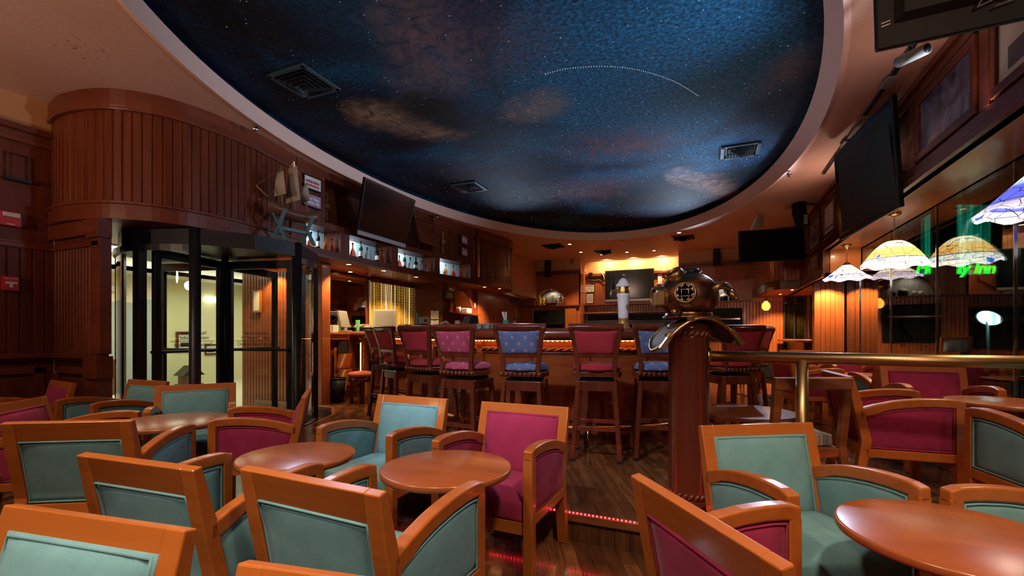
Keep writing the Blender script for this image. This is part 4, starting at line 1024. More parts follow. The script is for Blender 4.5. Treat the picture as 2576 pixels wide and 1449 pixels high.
def bottle(lab, loc, kind, h=.27, r=.038, m=None, group='bottles in the bar niches', name='bottle'):
    t = thing(name, lab, 'bottle', loc, random.uniform(-.5, .5), group)
    if kind == 'slim': pr = [(1e-3, 0), (r, 0), (r, h*.60), (r*.8, h*.68), (r*.33, h*.76), (r*.33, h*.93), (1e-3, h*.93)]
    elif kind == 'round': pr = [(1e-3, 0), (r*.9, 0), (r*1.35, h*.18), (r*1.4, h*.30), (r*1.05, h*.46), (r*.4, h*.60), (r*.34, h*.90), (1e-3, h*.90)]
    elif kind == 'bell': pr = [(1e-3, 0), (r*1.5, 0), (r*1.5, h*.08), (r*1.15, h*.36), (r*.5, h*.58), (r*.34, h*.66), (r*.34, h*.92), (1e-3, h*.92)]
    else: pr = [(1e-3, 0), (r*1.1, 0), (r*1.1, h*.52), (r*.95, h*.6), (r*.35, h*.68), (r*.35, h*.92), (1e-3, h*.92)]
    MB().lathe(pr, 18).build('body', m, t)
    MB().lathe([(1e-3, h*.89), (r*.42, h*.89), (r*.46, h*.93), (r*.46, h), (1e-3, h)], 12).build('cap', BLK, t)
    if kind in ('slim', 'square'): MB().lathe([(r*1.02 if kind == 'slim' else r*1.12, h*.16), (r*1.02 if kind == 'slim' else r*1.12, h*.42)], 18).build('label', PAPER, t)
    return t
row = [  # niche, position along it, kind, height, radius, material, words
 (0, .04, 'round', .27, .034, REDSP, 'pinkish bottle with a white crescent'), (0, .28, 'round', .25, .040, AMBER, 'round amber decanter'), (0, .50, 'slim', .30, .030, DBRN, 'tall dark bottle with a pale label'), (0, .74, 'bell', .27, .034, AMBER, 'bell-shaped amber bottle'), (0, .93, 'bell', .23, .030, REDSP, 'small rose flask'),
 (1, .04, 'square', .22, .030, GLASSW, 'squat clear bottle'), (1, .17, 'bell', .25, .036, REDSP, 'rose bell-shaped bottle'), (1, .36, 'slim', .32, .036, DGRN, 'tall green bottle'), (1, .52, 'round', .24, .034, GLASSW, 'round clear bottle with a dark label'), (1, .77, 'slim', .30, .036, DBRN, 'dark wine bottle with a pale label'), (1, .90, 'bell', .26, .034, AMBER, 'amber bell-shaped bottle'),
 (2, .15, 'bell', .24, .034, REDSP, 'rose bottle'), (2, .30, 'slim', .31, .034, DGRN, 'tall dark green bottle with a red tag'), (2, .46, 'round', .25, .036, GLASSW, 'round clear bottle'), (2, .62, 'square', .28, .040, DBRN, 'brown and white banded bottle'), (2, .78, 'square', .23, .026, GLASSW, 'small clear bottle'), (2, .90, 'round', .17, .026, GLASSW, 'tiny clear flask'),
 (3, .08, 'round', .22, .032, GLASSW, 'round clear decanter'), (3, .32, 'round', .25, .038, AMBER, 'bright amber decanter'), (3, .58, 'bell', .26, .038, REDSP, 'dark rose decanter'), (3, .84, 'bell', .27, .034, REDSP, 'slender rose decanter')]
nn_ = ['first bottle niche beside the ship model', 'second bottle niche under the big screen', 'third bottle niche', 'fourth bottle niche beside the boards']
for k, u, kind, h, r, m, wds in row:
    y = lerp(NI[k][0]+.03, NI[k][1]-.03, u); bottle(wds+' in the '+nn_[k], (fa(y)-.12, y, NZ0), kind, h, r, m)
for k, (y0, y1) in enumerate(NI):
    o = MB(); band(o, arc(y0+.012, y1-.012, 6), NZ0+.002, NZ1-.002, -.348, -.340); tag(o.build('niche_back_panel', NBLUE), 'panel painted pale blue as mirrored light at the back of the '+nn_[k], 'glass panel', 'painted panels behind the bottles')

# beer tower
q, a = barat(1568, -.16)
t = thing('beer_tower', 'white porcelain beer tower with a gold band standing on the bar', 'beer tower', q, a)
MB().lathe([(1e-3, 0), (.085, 0), (.088, .012), (.075, .03), (.058, .06), (.05, .10), (.055, .13)], 28).build('base', GOLDP, t)
MB().lathe([(.05, .12), (.058, .15), (.062, .30), (.066, .36), (.072, .38), (.072, .395), (.066, .405)], 28).build('column', PORC, t)
MB().lathe([(.067, .405), (.068, .41), (.068, .475), (.067, .48)], 28).build('gold_band', BRASS, t)
MB().lathe([(.072, .478), (.080, .487), (.078, .50), (.060, .525), (.045, .555), (.022, .575), (1e-3, .58)], 28).build('dome_cap', PORC, t)
MB().lathe([(1e-3, .575), (.008, .58), (.006, .595), (.016, .607), (.016, .618), (1e-3, .63)], 14).build('finial', CHROM, t)
f_ = MB(); f_.tube([(-.06, -.01, .44), (-.11, -.015, .445), (-.145, -.02, .44), (-.16, -.025, .40), (-.165, -.03, .36)], .011, 8); fo = f_.build('tap', BRASS, t)
MB().lathe([(1e-3, 0), (.009, 0), (.015, .05), (.017, .09), (.008, .12), (1e-3, .125)], 12, Matrix.Translation((-.128, -.018, .45))).build('tap_handle', BLK, fo)
sm = MB(); cx_ = .0635; an = -pi/2+.40
sm.lathe([(1e-3, .001), (.024, .001)], 20); 
for k in range(16):
    aa = 2*pi*k/16; sm.add([(.024*cos(aa-.16), .024*sin(aa-.16), .001), (.024*cos(aa+.16), .024*sin(aa+.16), .001), (.042*cos(aa), .042*sin(aa), .001)], [(0, 1, 2)])
so = MB(); so.add([], []); 
Mx = Matrix.Translation((cx_*cos(an), cx_*sin(an), .255)) @ Matrix.Rotation(an+pi/2, 4, 'Z') @ Matrix.Rotation(pi/2, 4, 'X')
s2 = MB(); s2.add([v for v in sm.v], sm.f, False, Mx); s2.build('sun_emblem', GOLDP, t)

# things on the bar and ledge
def onledge(px, a=-6.3): p = onA(px, 800, a); p.z = 1.401; return p
def monitor(lab, loc, rz, w_=.36, h=.30, dp=.26, tilt=.25):
    t = thing('monitor', lab, 'monitor', loc, rz)
    MB().box(-.12, .12, -.10, .10, 0, .03).box(-.05, .05, -.04, .04, .03, .10).build('stand', GREYP, t, .006)
    M_ = Matrix.Translation((0, 0, .08)) @ Matrix.Rotation(-tilt, 4, 'X')
    b_ = MB(); b_.box(-w_/2, w_/2, -.05, 0, 0, h, M_); b_.add([(x*w_/2, 0, z*h) for x in (-1, 1) for z in (0, 1)]+[(x*w_*.32, dp*.6, .03+z*h*.7) for x in (-1, 1) for z in (0, 1)], [(0, 2, 6, 4), (1, 5, 7, 3), (0, 4, 5, 1), (2, 3, 7, 6), (4, 6, 7, 5)], False, M_); b_.build('case', GREYP, t, .01)
    MB().box(-w_*.40, w_*.40, -.054, -.048, h*.14, h*.90, M_).build('screen', MONS, t)
    return t
p = onledge(866, -6.36)+Vector((0, 0, .006)); monitor('grey touch-screen terminal turned sideways on the ledge by the mirror', p, R(104), .30, .32, .06, .25)
q, a = barat(968, -.49); monitor('beige monitor facing us on the left arm of the bar', q, PHI+R(14), .45, .36, .3, .12)
p = onledge(899, -6.30); o = MB().prism([(-.075, .24), (.075, .24), (.035, 0), (-.03, 0)], Matrix(((1, 0, 0, p.x), (0, 0, 1, p.y), (0, 1, 0, p.z), (0, 0, 0, 1))) @ Matrix.Rotation(.4, 4, 'Y'), 0, .02).build('folded_card', GREEN); tag(o, 'bright green folded card standing on the ledge', 'card')
p = onledge(917, -6.365)+Vector((0, 0, .002)); t = thing('paper_tray', 'black tray heaped with papers on the ledge behind the green card', 'tray', p, R(80))
MB().box(-.17, .17, -.10, .10, 0, .10).build('tray', BLK, t, .006)
m = MB()
for k in range(5): m.box(-.18+.01*k, .18-.01*k, -.10, .10, .101+k*.012, .110+k*.012, Matrix.Rotation(.07*k-.15, 4, 'Z'))
m.build('papers', PAPER, t)
GL = mat('glass_tumbler', (.9, .9, .88), .06, trans=.75)
def glasses(lab, pts, group, h=.10, r=.035):
    base = None
    for i, p in enumerate(pts):
        if base is None:
            base = MB().lathe([(1e-3, .004), (r*.8, .004), (r*.85, 0), (r*.85, .0), (r, h), (r*.92, h), (r*.78, .01), (1e-3, .01)], 14).build('tumbler', GL); o = base
        else: o = base.copy(); C.objects.link(o)
        o.location = p; tag(o, lab, 'glass', group)
pts = []
for i, px in enumerate((826, 833, 840, 847)):
    p = onledge(px, -6.22-.06*(i % 2)); pts.append(p)
glasses('clear tumbler in the cluster at the left end of the ledge', pts, 'glasses at the left end of the ledge', .13, .032)
pts = [barat(px, -.22-.08*(i % 2))[0] for i, px in enumerate((945, 953, 961, 969, 977, 985, 993))]
glasses('upside-down tumbler in the row before the beige monitor', pts, 'glasses before the monitor', .11, .038)
pts = [barat(px, -.20-.09*(i % 2))[0] for i, px in enumerate((1004, 1012, 1020, 1028))]
glasses('plastic-wrapped tumbler right of the beige monitor', pts, 'wrapped glasses', .13, .042)
pts = [barat(px, -.22-.09*(i % 2))[0] for i, px in enumerate((1206, 1216, 1226, 1236, 1246, 1256))]
glasses('tumbler in the row between the rose stool and the blue stool', pts, 'glasses at the bar middle', .085, .034)
q, a = barat(1060, -.16); t = thing('bar_caddy', 'black bar caddy with a napkin roll on the counter', 'caddy', q, a+.1)
MB().box(-.13, .13, -.06, .06, 0, .018).box(-.13, .13, -.06, .06, .09, .12).box(-.13, -.115, -.06, .06, .018, .09).box(.115, .13, -.06, .06, .018, .09).build('tray', BLK, t, .004)
for s in (-1, 1): MB().sphere((s*.15, 0, .085), .03, n=12, m=8).build('knob', BLKM, t)
q, a = barat(1051, -.36); o = MB().box(-.018, .018, -.018, .018, 0, .33).build('straw_box', GREEND, None, .003); o.location = q; o.rotation_euler.z = a; tag(o, 'tall dark green box standing behind the bar caddy', 'box')
q, a = barat(1066, -.42); t = thing('price_card', 'grey printed card beside the tall green box', 'card', q, PHI)
MB().box(-.09, .09, -.004, .004, 0, .26).build('card', GREYP, t)
m = MB()
for k in range(5): m.box(-.07, .07 if k < 2 else .02+.01*k, -.0055, -.004, .04+k*.024, .047+k*.024)
m.box(.01, .06, -.0055, -.004, .17, .22); m.build('print', INK, t)
q, a = barat(1120, -.30); t = thing('telephone', 'black and white telephone on the bar beneath the dark little sign', 'telephone', q, a)
MB().box(-.09, .09, -.1, .1, 0, .05).build('base', BLK, t, .012); MB().tube([(-.07, -.06, .06), (-.09, -.03, .12), (-.08, .04, .15), (-.05, .09, .10)], .022, 8).build('handset', WHT, t)
q, a = barat(1149, -.32); t = thing('basket', 'white basket with jars on the bar below the arched niche', 'basket', q, a)
MB().lathe([(1e-3, .004), (.09, .004), (.11, .10), (.102, .10), (.085, .012), (1e-3, .012)], 20).build('bowl', WHT, t)
for dx in (-.03, .04): MB().lathe([(1e-3, .015), (.025, .015), (.025, .15), (1e-3, .15)], 12, Matrix.Translation((dx, .01, 0))).build('jar', PAPER, t)
q, a = barat(1180, -.34); o = MB().hexa([(-.12, -.1, 0), (.12, -.1, 0), (.12, .1, 0), (-.12, .1, 0)], [(-.10, -.02, .20), (.10, -.02, .20), (.10, .09, .20), (-.10, .09, .20)]).build('receipt_printer', BLKM, None, .008); o.location = q; o.rotation_euler.z = a; tag(o, 'dark sloping receipt printer on the bar under the arched niche', 'printer')
q, a = barat(1273, -.26); t = thing('straw_holder', 'green holder with pale straws on the bar left of the blue stool', 'straw holder', q, a)
MB().lathe([(1e-3, 0), (.03, 0), (.035, .12), (1e-3, .12)], 12).build('cup', GREEND, t); m = MB()
for k in range(7): m.cyl((.012*cos(k), .012*sin(k), .1), (.03*cos(k)-.02, .03*sin(k), .22), .004, 5)
m.build('straws', PAPER, t)
q, a = barat(1296, -.24); bottle('small clear soap bottle on the bar beside the straw holder', q, 'square', .15, .026, GLASSW, None)
# clipboards on the jamb panel, small dark sign, rack of menus, waste bin
for lab, z in (('upper white clipboard sheet on the wooden post right of the rope curtain', 1.72), ('lower white clipboard sheet on the wooden post right of the rope curtain', 1.50)):
    t = thing('clipboard', lab, 'clipboard', (-5.92, 9.14, z)); MB().box(-.11, .11, -.012, 0, 0, .2).build('board', PAPER, t); MB().box(-.03, .03, -.02, -.01, .19, .215).build('clip', BLKM, t)
p = onA(1126, 743, -5.70); t = thing('notice_sign', 'small dark sign with a yellow panel hanging left of the bar niche', 'sign', (JB[0]+.03, p.y, p.z-.11), R(90))
MB().box(-.17, .17, -.03, .03, 0, .22).build('case', BLKM, t, .006); MB().box(-.09, .14, -.034, -.03, .05, .16).build('panel', mat('yellow_panel', (.75, .60, .04), .5), t)
m = MB()
for k in range(2): m.box(-.07, .12, -.0355, -.034, .07+.045*k, .09+.045*k)
m.build('print', INK, t)
t = thing('menu_rack', 'wooden wall rack with two pockets and a round-topped board at the bar end', 'rack', (-6.16, 6.42, .0), R(90))
MB().box(-.19, .19, -.02, .0, .42, 1.12).build('back_board', MAHL, t, .004)
for z in (.46, .74): MB().hexa([(-.17, -.04, z), (.17, -.04, z), (.17, -.02, z), (-.17, -.02, z)], [(-.17, -.10, z+.27), (.17, -.10, z+.27), (.17, -.085, z+.27), (-.17, -.085, z+.27)]).build('pocket', MAHL, t, .003)
m = MB(); m.prism([(-.14, 1.0)]+[(.14*cos(a), 1.10+.14*sin(a)) for a in [pi-pi*i/14 for i in range(15)]]+[(.14, 1.0)], Matrix(((1, 0, 0, 0), (0, 0, 1, 0), (0, 1, 0, 0), (0, 0, 0, 1))), -.055, -.035); m.build('round_board', BLK, t)
q = cw(-3.04, 7.99, PL); t = thing('waste_bin', 'dark brown waste bin between the menu rack and the round stool', 'bin', q)
MB().lathe([(1e-3, 0), (.12, 0), (.155, .40), (.145, .40), (.11, .02), (1e-3, .02)], 20).build('body', BLKM, t); MB().lathe([(.148, .395), (.165, .395), (.165, .42), (.148, .42)], 20).build('liner', BLK, t)

# ------------------------------------------------------------------ pillar with the diving helmet, brass rail, red step lights
PC = cw(1.205, 3.13)
t = thing('pillar', 'round polished wooden pillar with rope rings, carrying the diving helmet', 'pillar', (PC.x, PC.y, PL))
MB().lathe([(1e-3, 0), (.150, 0), (.150, .06), (.136, .075), (.132, .09), (.132, 1.14), (.137, 1.145), (.137, 1.155), (.128, 1.165), (.128, 1.19), (.139, 1.20), (.136, 1.235), (.10, 1.25), (1e-3, 1.25)], 40).build('shaft', mat('pillar_wood', (.105, .024, .012), .22, coat=.4), t)
for z in (.10, 1.175):
    m = MB()
    for k in range(22):
        a = 2*pi*k/22; pts = []
        for i in range(5):
            u = i/4; aa = a+(u-.5)*.30; pts.append((.136*cos(aa), .136*sin(aa), z-.022+.044*u))
        m.tube(pts, [.006, .014, .016, .014, .006], 6)
    m.build('rope_ring', MAHH, t)
HC = cw(1.205, 3.13, 0); HZ = 1.615
t = thing('diving_helmet', 'copper diving helmet with brass collar and grilled window on top of the pillar', 'diving helmet', (HC.x, HC.y, PL+1.25), PHI)
zc = HZ-(PL+1.25)
m = MB(); m.sphere((0, 0, zc), .195, .19, .165, 36, 22); m.lathe([(.150, zc-.115), (.155, zc-.135), (.17, zc-.14), (.17, zc-.152), (.15, zc-.155)], 32); m.build('dome', COPP, t)
def on_dome(n, rr=1.0):
    n = Vector(n).normalized(); k = 1/sqrt((n.x/.195)**2+(n.y/.19)**2+(n.z/.165)**2); return n*k*rr+Vector((0, 0, zc)), n
def port(name, n, r, dep, glass=True, bars=True):
    p, n = on_dome(n); M_ = Matrix.Translation(p) @ n.to_track_quat('Z', 'Y').to_matrix().to_4x4()
    w_ = MB().lathe([(r*1.12, -.03), (r*1.12, dep*.4), (r*1.05, dep), (r*.98, dep*1.05), (r*.86, dep), (r*.82, dep*.6), (r*.82, 0)], 28, M_).build(name, OBRS, t)
    if glass: MB().lathe([(1e-3, dep*.15), (r*.83, dep*.15)], 24, M_).build('glass', SCRN, w_)
    if bars:
        b_ = MB()
        for s in (-.33, .33):
            b_.cyl(M_ @ Vector((s*r, -r*.8, dep*.8)), M_ @ Vector((s*r, r*.8, dep*.8)), .0035, 6); b_.cyl(M_ @ Vector((-r*.8, s*r, dep*.8)), M_ @ Vector((r*.8, s*r, dep*.8)), .0035, 6)
        for k in range(8):
            a = pi/4*k+pi/8; b_.tube([M_ @ Vector((r*.9*cos(a-.25), r*.9*sin(a-.25), dep)), M_ @ Vector((r*.70*cos(a), r*.70*sin(a), dep*.9)), M_ @ Vector((r*.9*cos(a+.25), r*.9*sin(a+.25), dep))], .007, 6)
        b_.build('grille', CHROM, w_)
port('side_window', (-.44, -.88, .03), .064, .03)
port('front_window', (-1, -.10, -.05), .066, .05, True, False)
port('top_window', (-.62, -.25, .80), .052, .035, False, False)
m = MB(); m.box(-.245, -.19, -.10, .05, zc-.07, zc+.03); m.build('front_guard', BRASS, t, .008)
p, n = on_dome((.08, -.1, 1)); MB().lathe([(1e-3, .03), (.045, .03), (.052, .02), (.05, 0), (.035, -.01)], 20, Matrix.Translation(p-Vector((0, 0, .012)))).build('top_cap', BLKM, t)
m = MB()
for s in (-1, 1): m.sphere((p.x+s*.05, p.y-.03, p.z-.01), .015, n=10, m=6)
m.build('bolt', CHROM, t)
m = MB(); m.tube([(.10, -.13, zc+.02), (.13, -.15, zc+.05), (.17, -.14, zc+.06), (.22, -.10, zc+.05), (.235, -.07, zc+.03)], [.028, .026, .025, .025, .025], 12); m.cyl((.225, -.09, zc+.03), (.255, -.13, zc-.02), .022, 12); m.cyl((.255, -.13, zc-.02), (.262, -.142, zc-.032), .013, 10); m.lathe([(.045, 0), (.045, .008), (.02, .012)], 16, Matrix.Translation((.10, -.125, zc+.02)) @ Vector((.3, -.9, 0)).to_track_quat('Z', 'Y').to_matrix().to_4x4()); m.build('air_elbow', OBRS, t)
m = MB(); m.cyl((-.10, -.12, zc-.10), (-.155, -.175, zc-.115), .014, 10); m.sphere((-.16, -.18, zc-.116), .021, n=12, m=8); m.build('spit_cock', OBRS, t)
# saddle-shaped breastplate
def sad(u, v): return (.265*u+.018, .21*v, zc-.155-.185*u*u*(1.05-.12*u)-.0*v*v)
m = MB(); ng = 20; vs = []; fs = []
for i in range(ng+1):
    for j in range(ng+1):
        a, b_ = 2*i/ng-1, 2*j/ng-1; k = max(abs(a), abs(b_)); l = sqrt(a*a+b_*b_); s_ = (k/l if l else 1)
        s_ = lerp(1, s_, .55); vs.append(sad(a*s_, b_*s_))
for i in range(ng):
    for j in range(ng):
        q = i*(ng+1)+j; fs.append((q, q+ng+1, q+ng+2, q+1))
m.add(vs, fs, True); bp_ = m.build('breastplate', mat('dull_bronze', (.10, .052, .026), .6, .1), t); so_ = bp_.modifiers.new('solidify', 'SOLIDIFY'); so_.thickness = .006
edge = []
for k in range(48):
    a = 2*pi*k/48; u, v = cos(a), sin(a); kk = 1/max(abs(u), abs(v)); kk = lerp(1, kk, .45); edge.append(sad(u*kk, v*kk))
m = MB(); m.tube(edge, .011, 8, closed=True); m.build('rim', BRASS, bp_)
m = MB()
for u, v in ((-.75, -.75), (-.3, -1.0), (.3, -1.0), (.78, -.72), (1.0, -.2)):
    p = Vector(sad(u, v)); m.box(-.022, .022, -.012, .012, 0, .026, Matrix.Translation(p) @ Matrix.Rotation(.7*u, 4, 'Y'))
m.build('clamp', BRASS, bp_)
for s in (-1, 1):
    p = Vector(sad(.85*s, -.8)); m = MB(); m.box(-.06, .06, -.02, .012, -.012, .016, Matrix.Translation(p) @ Matrix.Rotation(.95*s, 4, 'Y')); m.build('strap_plate', OBRS, bp_)

t = thing('brass_rail', 'thick brass handrail running from the pillar to the right edge, with an upright post', 'handrail', (0, 0, 0))
ra, rb = Vector((PC.x+.12, 3.345, 1.209)), Vector((2.40, 3.31, 1.200))
MB().cyl(ra, rb, .036, 20).build('rail', RBRS, t)
pt = cw(1.805, 2.852); MB().cyl((pt.x, 3.337, PL), (pt.x, 3.337, 1.20), .035, 20).lathe([(.06, PL), (.06, PL+.02), (.036, PL+.03)], 20, Matrix.Translation((pt.x, 3.337, 0))).build('post', RBRS, t)
MB().cyl((2.34, 3.312, PL), (2.34, 3.312, 1.20), .035, 16).build('post', BRASS, t)
MB().lathe([(.055, 0), (.055, .012), (.037, .02)], 20, Matrix.Translation((PC.x+.125, 3.345, 1.209)) @ Matrix.Rotation(pi/2, 4, 'Y')).build('flange', BRASS, t)
mb = MB()
for k in range(int(4.8/.026)): mb.sphere((-2.38+k*.026, 2.902, PL+.0075), .0052, n=6, m=4)
tag(mb.build('step_light', E_RED), 'row of tiny red lights along the edge of the step', 'light strip')

# ------------------------------------------------------------------ revolving door
DC = Vector((-6.1, 4.2)); DR = 1.13
def cang(px, near=True):
    best = None
    for k in range(1440):
        a = 2*pi*k/1440; x, y = DC.x+DR*cos(a), DC.y+DR*sin(a); d = -x*SN+y*CS; X = x*CS+y*SN
        n = (x*cos(a)+y*sin(a)) < 0
        if n != near: continue
        e = abs(CX+F*X/d-px)
        if best is None or e < best[0]: best = (e, a)
    return best[1]
t = thing('revolving_door', 'revolving door with dark metal frame and clear wings at the left', 'revolving door', (DC.x, DC.y, 0))
aL, aR, aP = cang(492), cang(744), cang(352)
MB().lathe([(DR-.06, 0), (DR+.04, 0), (DR+.04, .03), (DR-.06, .03)], 64).build('floor_ring', BLKM, t)
for a in (aL, aR):
    MB().lathe([(.058, .0), (.058, 2.552), (1e-3, 2.553)], 20, Matrix.Translation(((DR+.02)*cos(a), (DR+.02)*sin(a), 0))).build('round_post', BLKM, t)
_d = (aR-aL+pi) % (2*pi)-pi; _e = (aL-aP+pi) % (2*pi)-pi
fac = [aL, aL+_d*.5, aR]; st_ = (2*pi-abs(_d)); nf = 7; sg = 1 if _d > 0 else -1
fac += [aR+sg*st_*k/nf for k in range(1, nf)]
mb = MB(); n = len(fac); v = [((DR+.05)*cos(a), (DR+.05)*sin(a), z) for z in (2.37, 2.55) for a in fac]
mb.add(v, [tuple(range(n)), tuple(range(n, 2*n))]+[(i, (i+1) % n, n+(i+1) % n, n+i) for i in range(n)]); mb.build('canopy', BLKM, t)
def arcwall(a0, a1, nposts):
    k = 14; v = []; 
    for i in range(k+1):
        a = lerp(a0, a1, i/k); v += [(DR*cos(a), DR*sin(a), .10), (DR*cos(a), DR*sin(a), 2.37)]
    MB().add(v, [(2*i, 2*i+2, 2*i+3, 2*i+1) for i in range(k)], True).build('curved_glass', PANE, t)
    m = MB()
    for i in range(k):
        for z0, z1 in ((.0, .14), (2.30, 2.37)):
            p = [lerp(a0, a1, (i+q)/k) for q in (0, 1)]; r0, r1 = DR-.03, DR+.03
            m.hexa([(r0*cos(p[0]), r0*sin(p[0]), z0), (r1*cos(p[0]), r1*sin(p[0]), z0), (r1*cos(p[1]), r1*sin(p[1]), z0), (r0*cos(p[1]), r0*sin(p[1]), z0)], [(r0*cos(p[0]), r0*sin(p[0]), z1), (r1*cos(p[0]), r1*sin(p[0]), z1), (r1*cos(p[1]), r1*sin(p[1]), z1), (r0*cos(p[1]), r0*sin(p[1]), z1)])
    m.build('curved_rail', BLKM, t)
    for i in nposts:
        a = lerp(a0, a1, i); m = MB(); m.box(DR-.045, DR+.045, -.045, .045, 0, 2.37, Matrix.Rotation(a, 4, 'Z')); m.build('square_post', BLKM, t)
aLe = aL-1.45; aRe = aR+1.25
arcwall(aL, aLe, ((aL-aP)/(aL-aLe) if aL > aP else .5, 1)); arcwall(aR, aRe, (.55, 1))
MB().cyl((0, 0, .02), (0, 0, 2.37), .045, 16).build('shaft', BLKM, t)
for k in range(4):
    a = R(-10)+PHI-k*pi/2; M_ = Matrix.Rotation(a, 4, 'Z'); L_ = 1.04
    wg = MB(); wg.box(.04, L_, -.025, .025, 2.24, 2.345, M_).box(.04, L_, -.025, .025, .03, .22, M_).box(.04, .12, -.025, .025, .22, 2.24, M_).box(L_-.085, L_, -.025, .025, .22, 2.24, M_)
    wo = wg.build('wing_frame', BLKM, t, .004)
    MB().box(.12, L_-.085, -.004, .004, .22, 2.24, M_).build('wing_glass', PANE, wo)
    pb = MB()
    for s in (-1, 1): pb.box(.10, L_-.03, s*.06-.014, s*.06+.014, 1.135, 1.165, M_)
    pb.box(.10, .13, -.06, .06, 1.135, 1.165, M_); pb.box(L_-.06, L_-.03, -.06, .06, 1.135, 1.165, M_); pb.build('push_bar', BLKM, wo)
    if k < 2:
        for s_, z, sz in (('No se admiten', 1.375, .085), ('menores de edad.', 1.315, .085), ('Children Not Admited', 1.225, .085)):
            M2 = M_ @ Matrix.Translation((.48, -.007, z)) @ Matrix.Rotation(pi/2, 4, 'X')
            lo = text(s_, sz*.78, INK, wo, 'lettering', ext=.0008, sx=.92); lo.location = M2.to_translation(); lo.rotation_euler = M2.to_euler()
        MB().box(.18, .82, -.0075, -.006, 1.268, 1.274, M_).build('rule', INK, wo)
# model ship on its stand, on the door canopy
t = thing('model_ship', 'model sailing ship with grey sails on a crossed blue stand, on the door canopy', 'model ship', (-5.06, 4.42, 2.551), R(82))
hl = MB(); n = 14; secs = []
for i in range(n+1):
    u = 2*i/n-1; w_ = .085*(1-abs(u)**2.6)+.006; zk = .30+.10*abs(u)**2.5*(1 if u < 0 else .8); zd = .42+.12*u*u
    secs.append([(u*.36, -w_, zd), (u*.36, -w_*.75, lerp(zk, zd, .4)), (u*.36, 0, zk), (u*.36, w_*.75, lerp(zk, zd, .4)), (u*.36, w_, zd)])
vs = [p for s in secs for p in s]; fs = []
for i in range(n):
    for j in range(4): fs.append((5*i+j, 5*i+5+j, 5*i+6+j, 5*i+1+j))
    fs.append((5*i, 5*i+4, 5*i+9, 5*i+5))
hl.add(vs, fs, True); hl.build('hull', mat('ship_hull', (.12, .05, .03), .4), t)
m = MB()
for x, h in ((-.16, .98), (.02, 1.10), (.2, .86)): m.cyl((x, 0, .40), (x-.02, 0, h), .008, 8)
m.cyl((-.34, 0, .53), (-.50, 0, .64), .008, 8); m.build('mast', ROPB, t)
for x, z0, z1, w_ in ((-.16, .60, .90, .13), (.02, .56, 1.02, .16), (.2, .60, .82, .10)):
    s_ = MB(); q = 6; v = []
    for i in range(q+1):
        for j in range(q+1):
            u, w2 = 2*i/q-1, j/q; v.append((x-.03-.05*(1-u*u)*(1-(2*w2-1)**2), u*w_*lerp(1, .55, w2), lerp(z0, z1, w2)))
    s_.add(v, [(a*(q+1)+b_, (a+1)*(q+1)+b_, (a+1)*(q+1)+b_+1, a*(q+1)+b_+1) for a in range(q) for b_ in range(q)], True); s_.build('sail', SAIL, t)
m = MB()
for a, b_ in (((-.50, 0, .64), (-.17, 0, .95)), ((-.34, 0, .53), (.0, 0, 1.08)), ((.36, 0, .54), (.0, 0, 1.08)), ((.36, 0, .54), (.18, 0, .85)), ((0, .09, .44), (0, .0, 1.05)), ((0, -.09, .44), (0, 0, 1.05))): m.cyl(a, b_, .002, 4)
m.build('rigging', ROPB, t)
for x in (-.20, .20):
    m = MB()
    for s in (-1, 1): m.hexa([(x-.018, s*.15-.022, 0), (x+.018, s*.15-.022, 0), (x+.018, s*.15+.022, 0), (x-.018, s*.15+.022, 0)], [(x-.018, -s*.13-.02, .40), (x+.018, -s*.13-.02, .40), (x+.018, -s*.13+.02, .40), (x-.018, -s*.13+.02, .40)])
    m.build('stand_cross', TEALW, t, .003)
m = MB(); m.box(-.22, .22, -.02, .02, .16, .20); m.build('stand_bar', TEALW, t)

# ------------------------------------------------------------------ screens, speakers, vents, signs
def quad_box(mb, c, th, back=None):
    "box on 4 corners (tl,tr,br,bl), thickness th away from the viewer side"
    c = [Vector(p) for p in c]; n = (c[1]-c[0]).cross(c[3]-c[0]).normalized()
    if n.dot(Vector((0, 0, EYE))-c[0]) > 0: n = -n
    b_ = [p+n*th for p in c]
    mb.add(c+b_, [(3, 2, 1, 0), (4, 5, 6, 7), (0, 1, 5, 4), (1, 2, 6, 5), (2, 3, 7, 6), (3, 0, 4, 7)]); return n
def inset(c, k, kb=None):
    c = [Vector(p) for p in c]; ux = (c[1]-c[0]).normalized(); uz = (c[0]-c[3]).normalized(); kb = kb or k
    return [c[0]+ux*k-uz*k, c[1]-ux*k-uz*k, c[2]-ux*k+uz*kb, c[3]+ux*k+uz*kb]
def tv(lab, c, mount, strip=False, th=.05, box=None):
    t = thing('television', lab, 'television'); m = MB(); n = quad_box(m, c, th); m.build('case', BLK, t, .008)
    ci = inset(c, .03, .05 if not strip else .09); MB().add([p-n*.002 for p in ci], [(0, 1, 2, 3)]).build('screen', SCRN, t)
    if strip:
        q = inset(c, 0); ux = (q[0]-q[3]).normalized(); MB().add([q[3]+ux*.07-n*.003, q[2]+ux*.07-n*.003, q[2]-n*.003, q[3]-n*.003], [(0, 1, 2, 3)]).build('bottom_strip', SILV, t)
    cen = sum((Vector(p) for p in c), Vector())/4; m = MB(); m.cyl(cen+n*th, Vector(mount), .025, 8); m.box(-.15, .15, -.15, .15, 0, .03, Matrix.Translation(cen+n*th) @ n.to_track_quat('Z', 'Y').to_matrix().to_4x4()); m.build('wall_bracket', BLKM, t)
    return t
tv('big flat screen tilted forward above the bottle niches at the left', [(-5.00, 5.72, 3.84), (-5.00, 7.08, 3.84), (-5.36, 7.24, 3.02), (-5.36, 5.94, 3.02)], (-5.84, 6.5, 3.4), True)
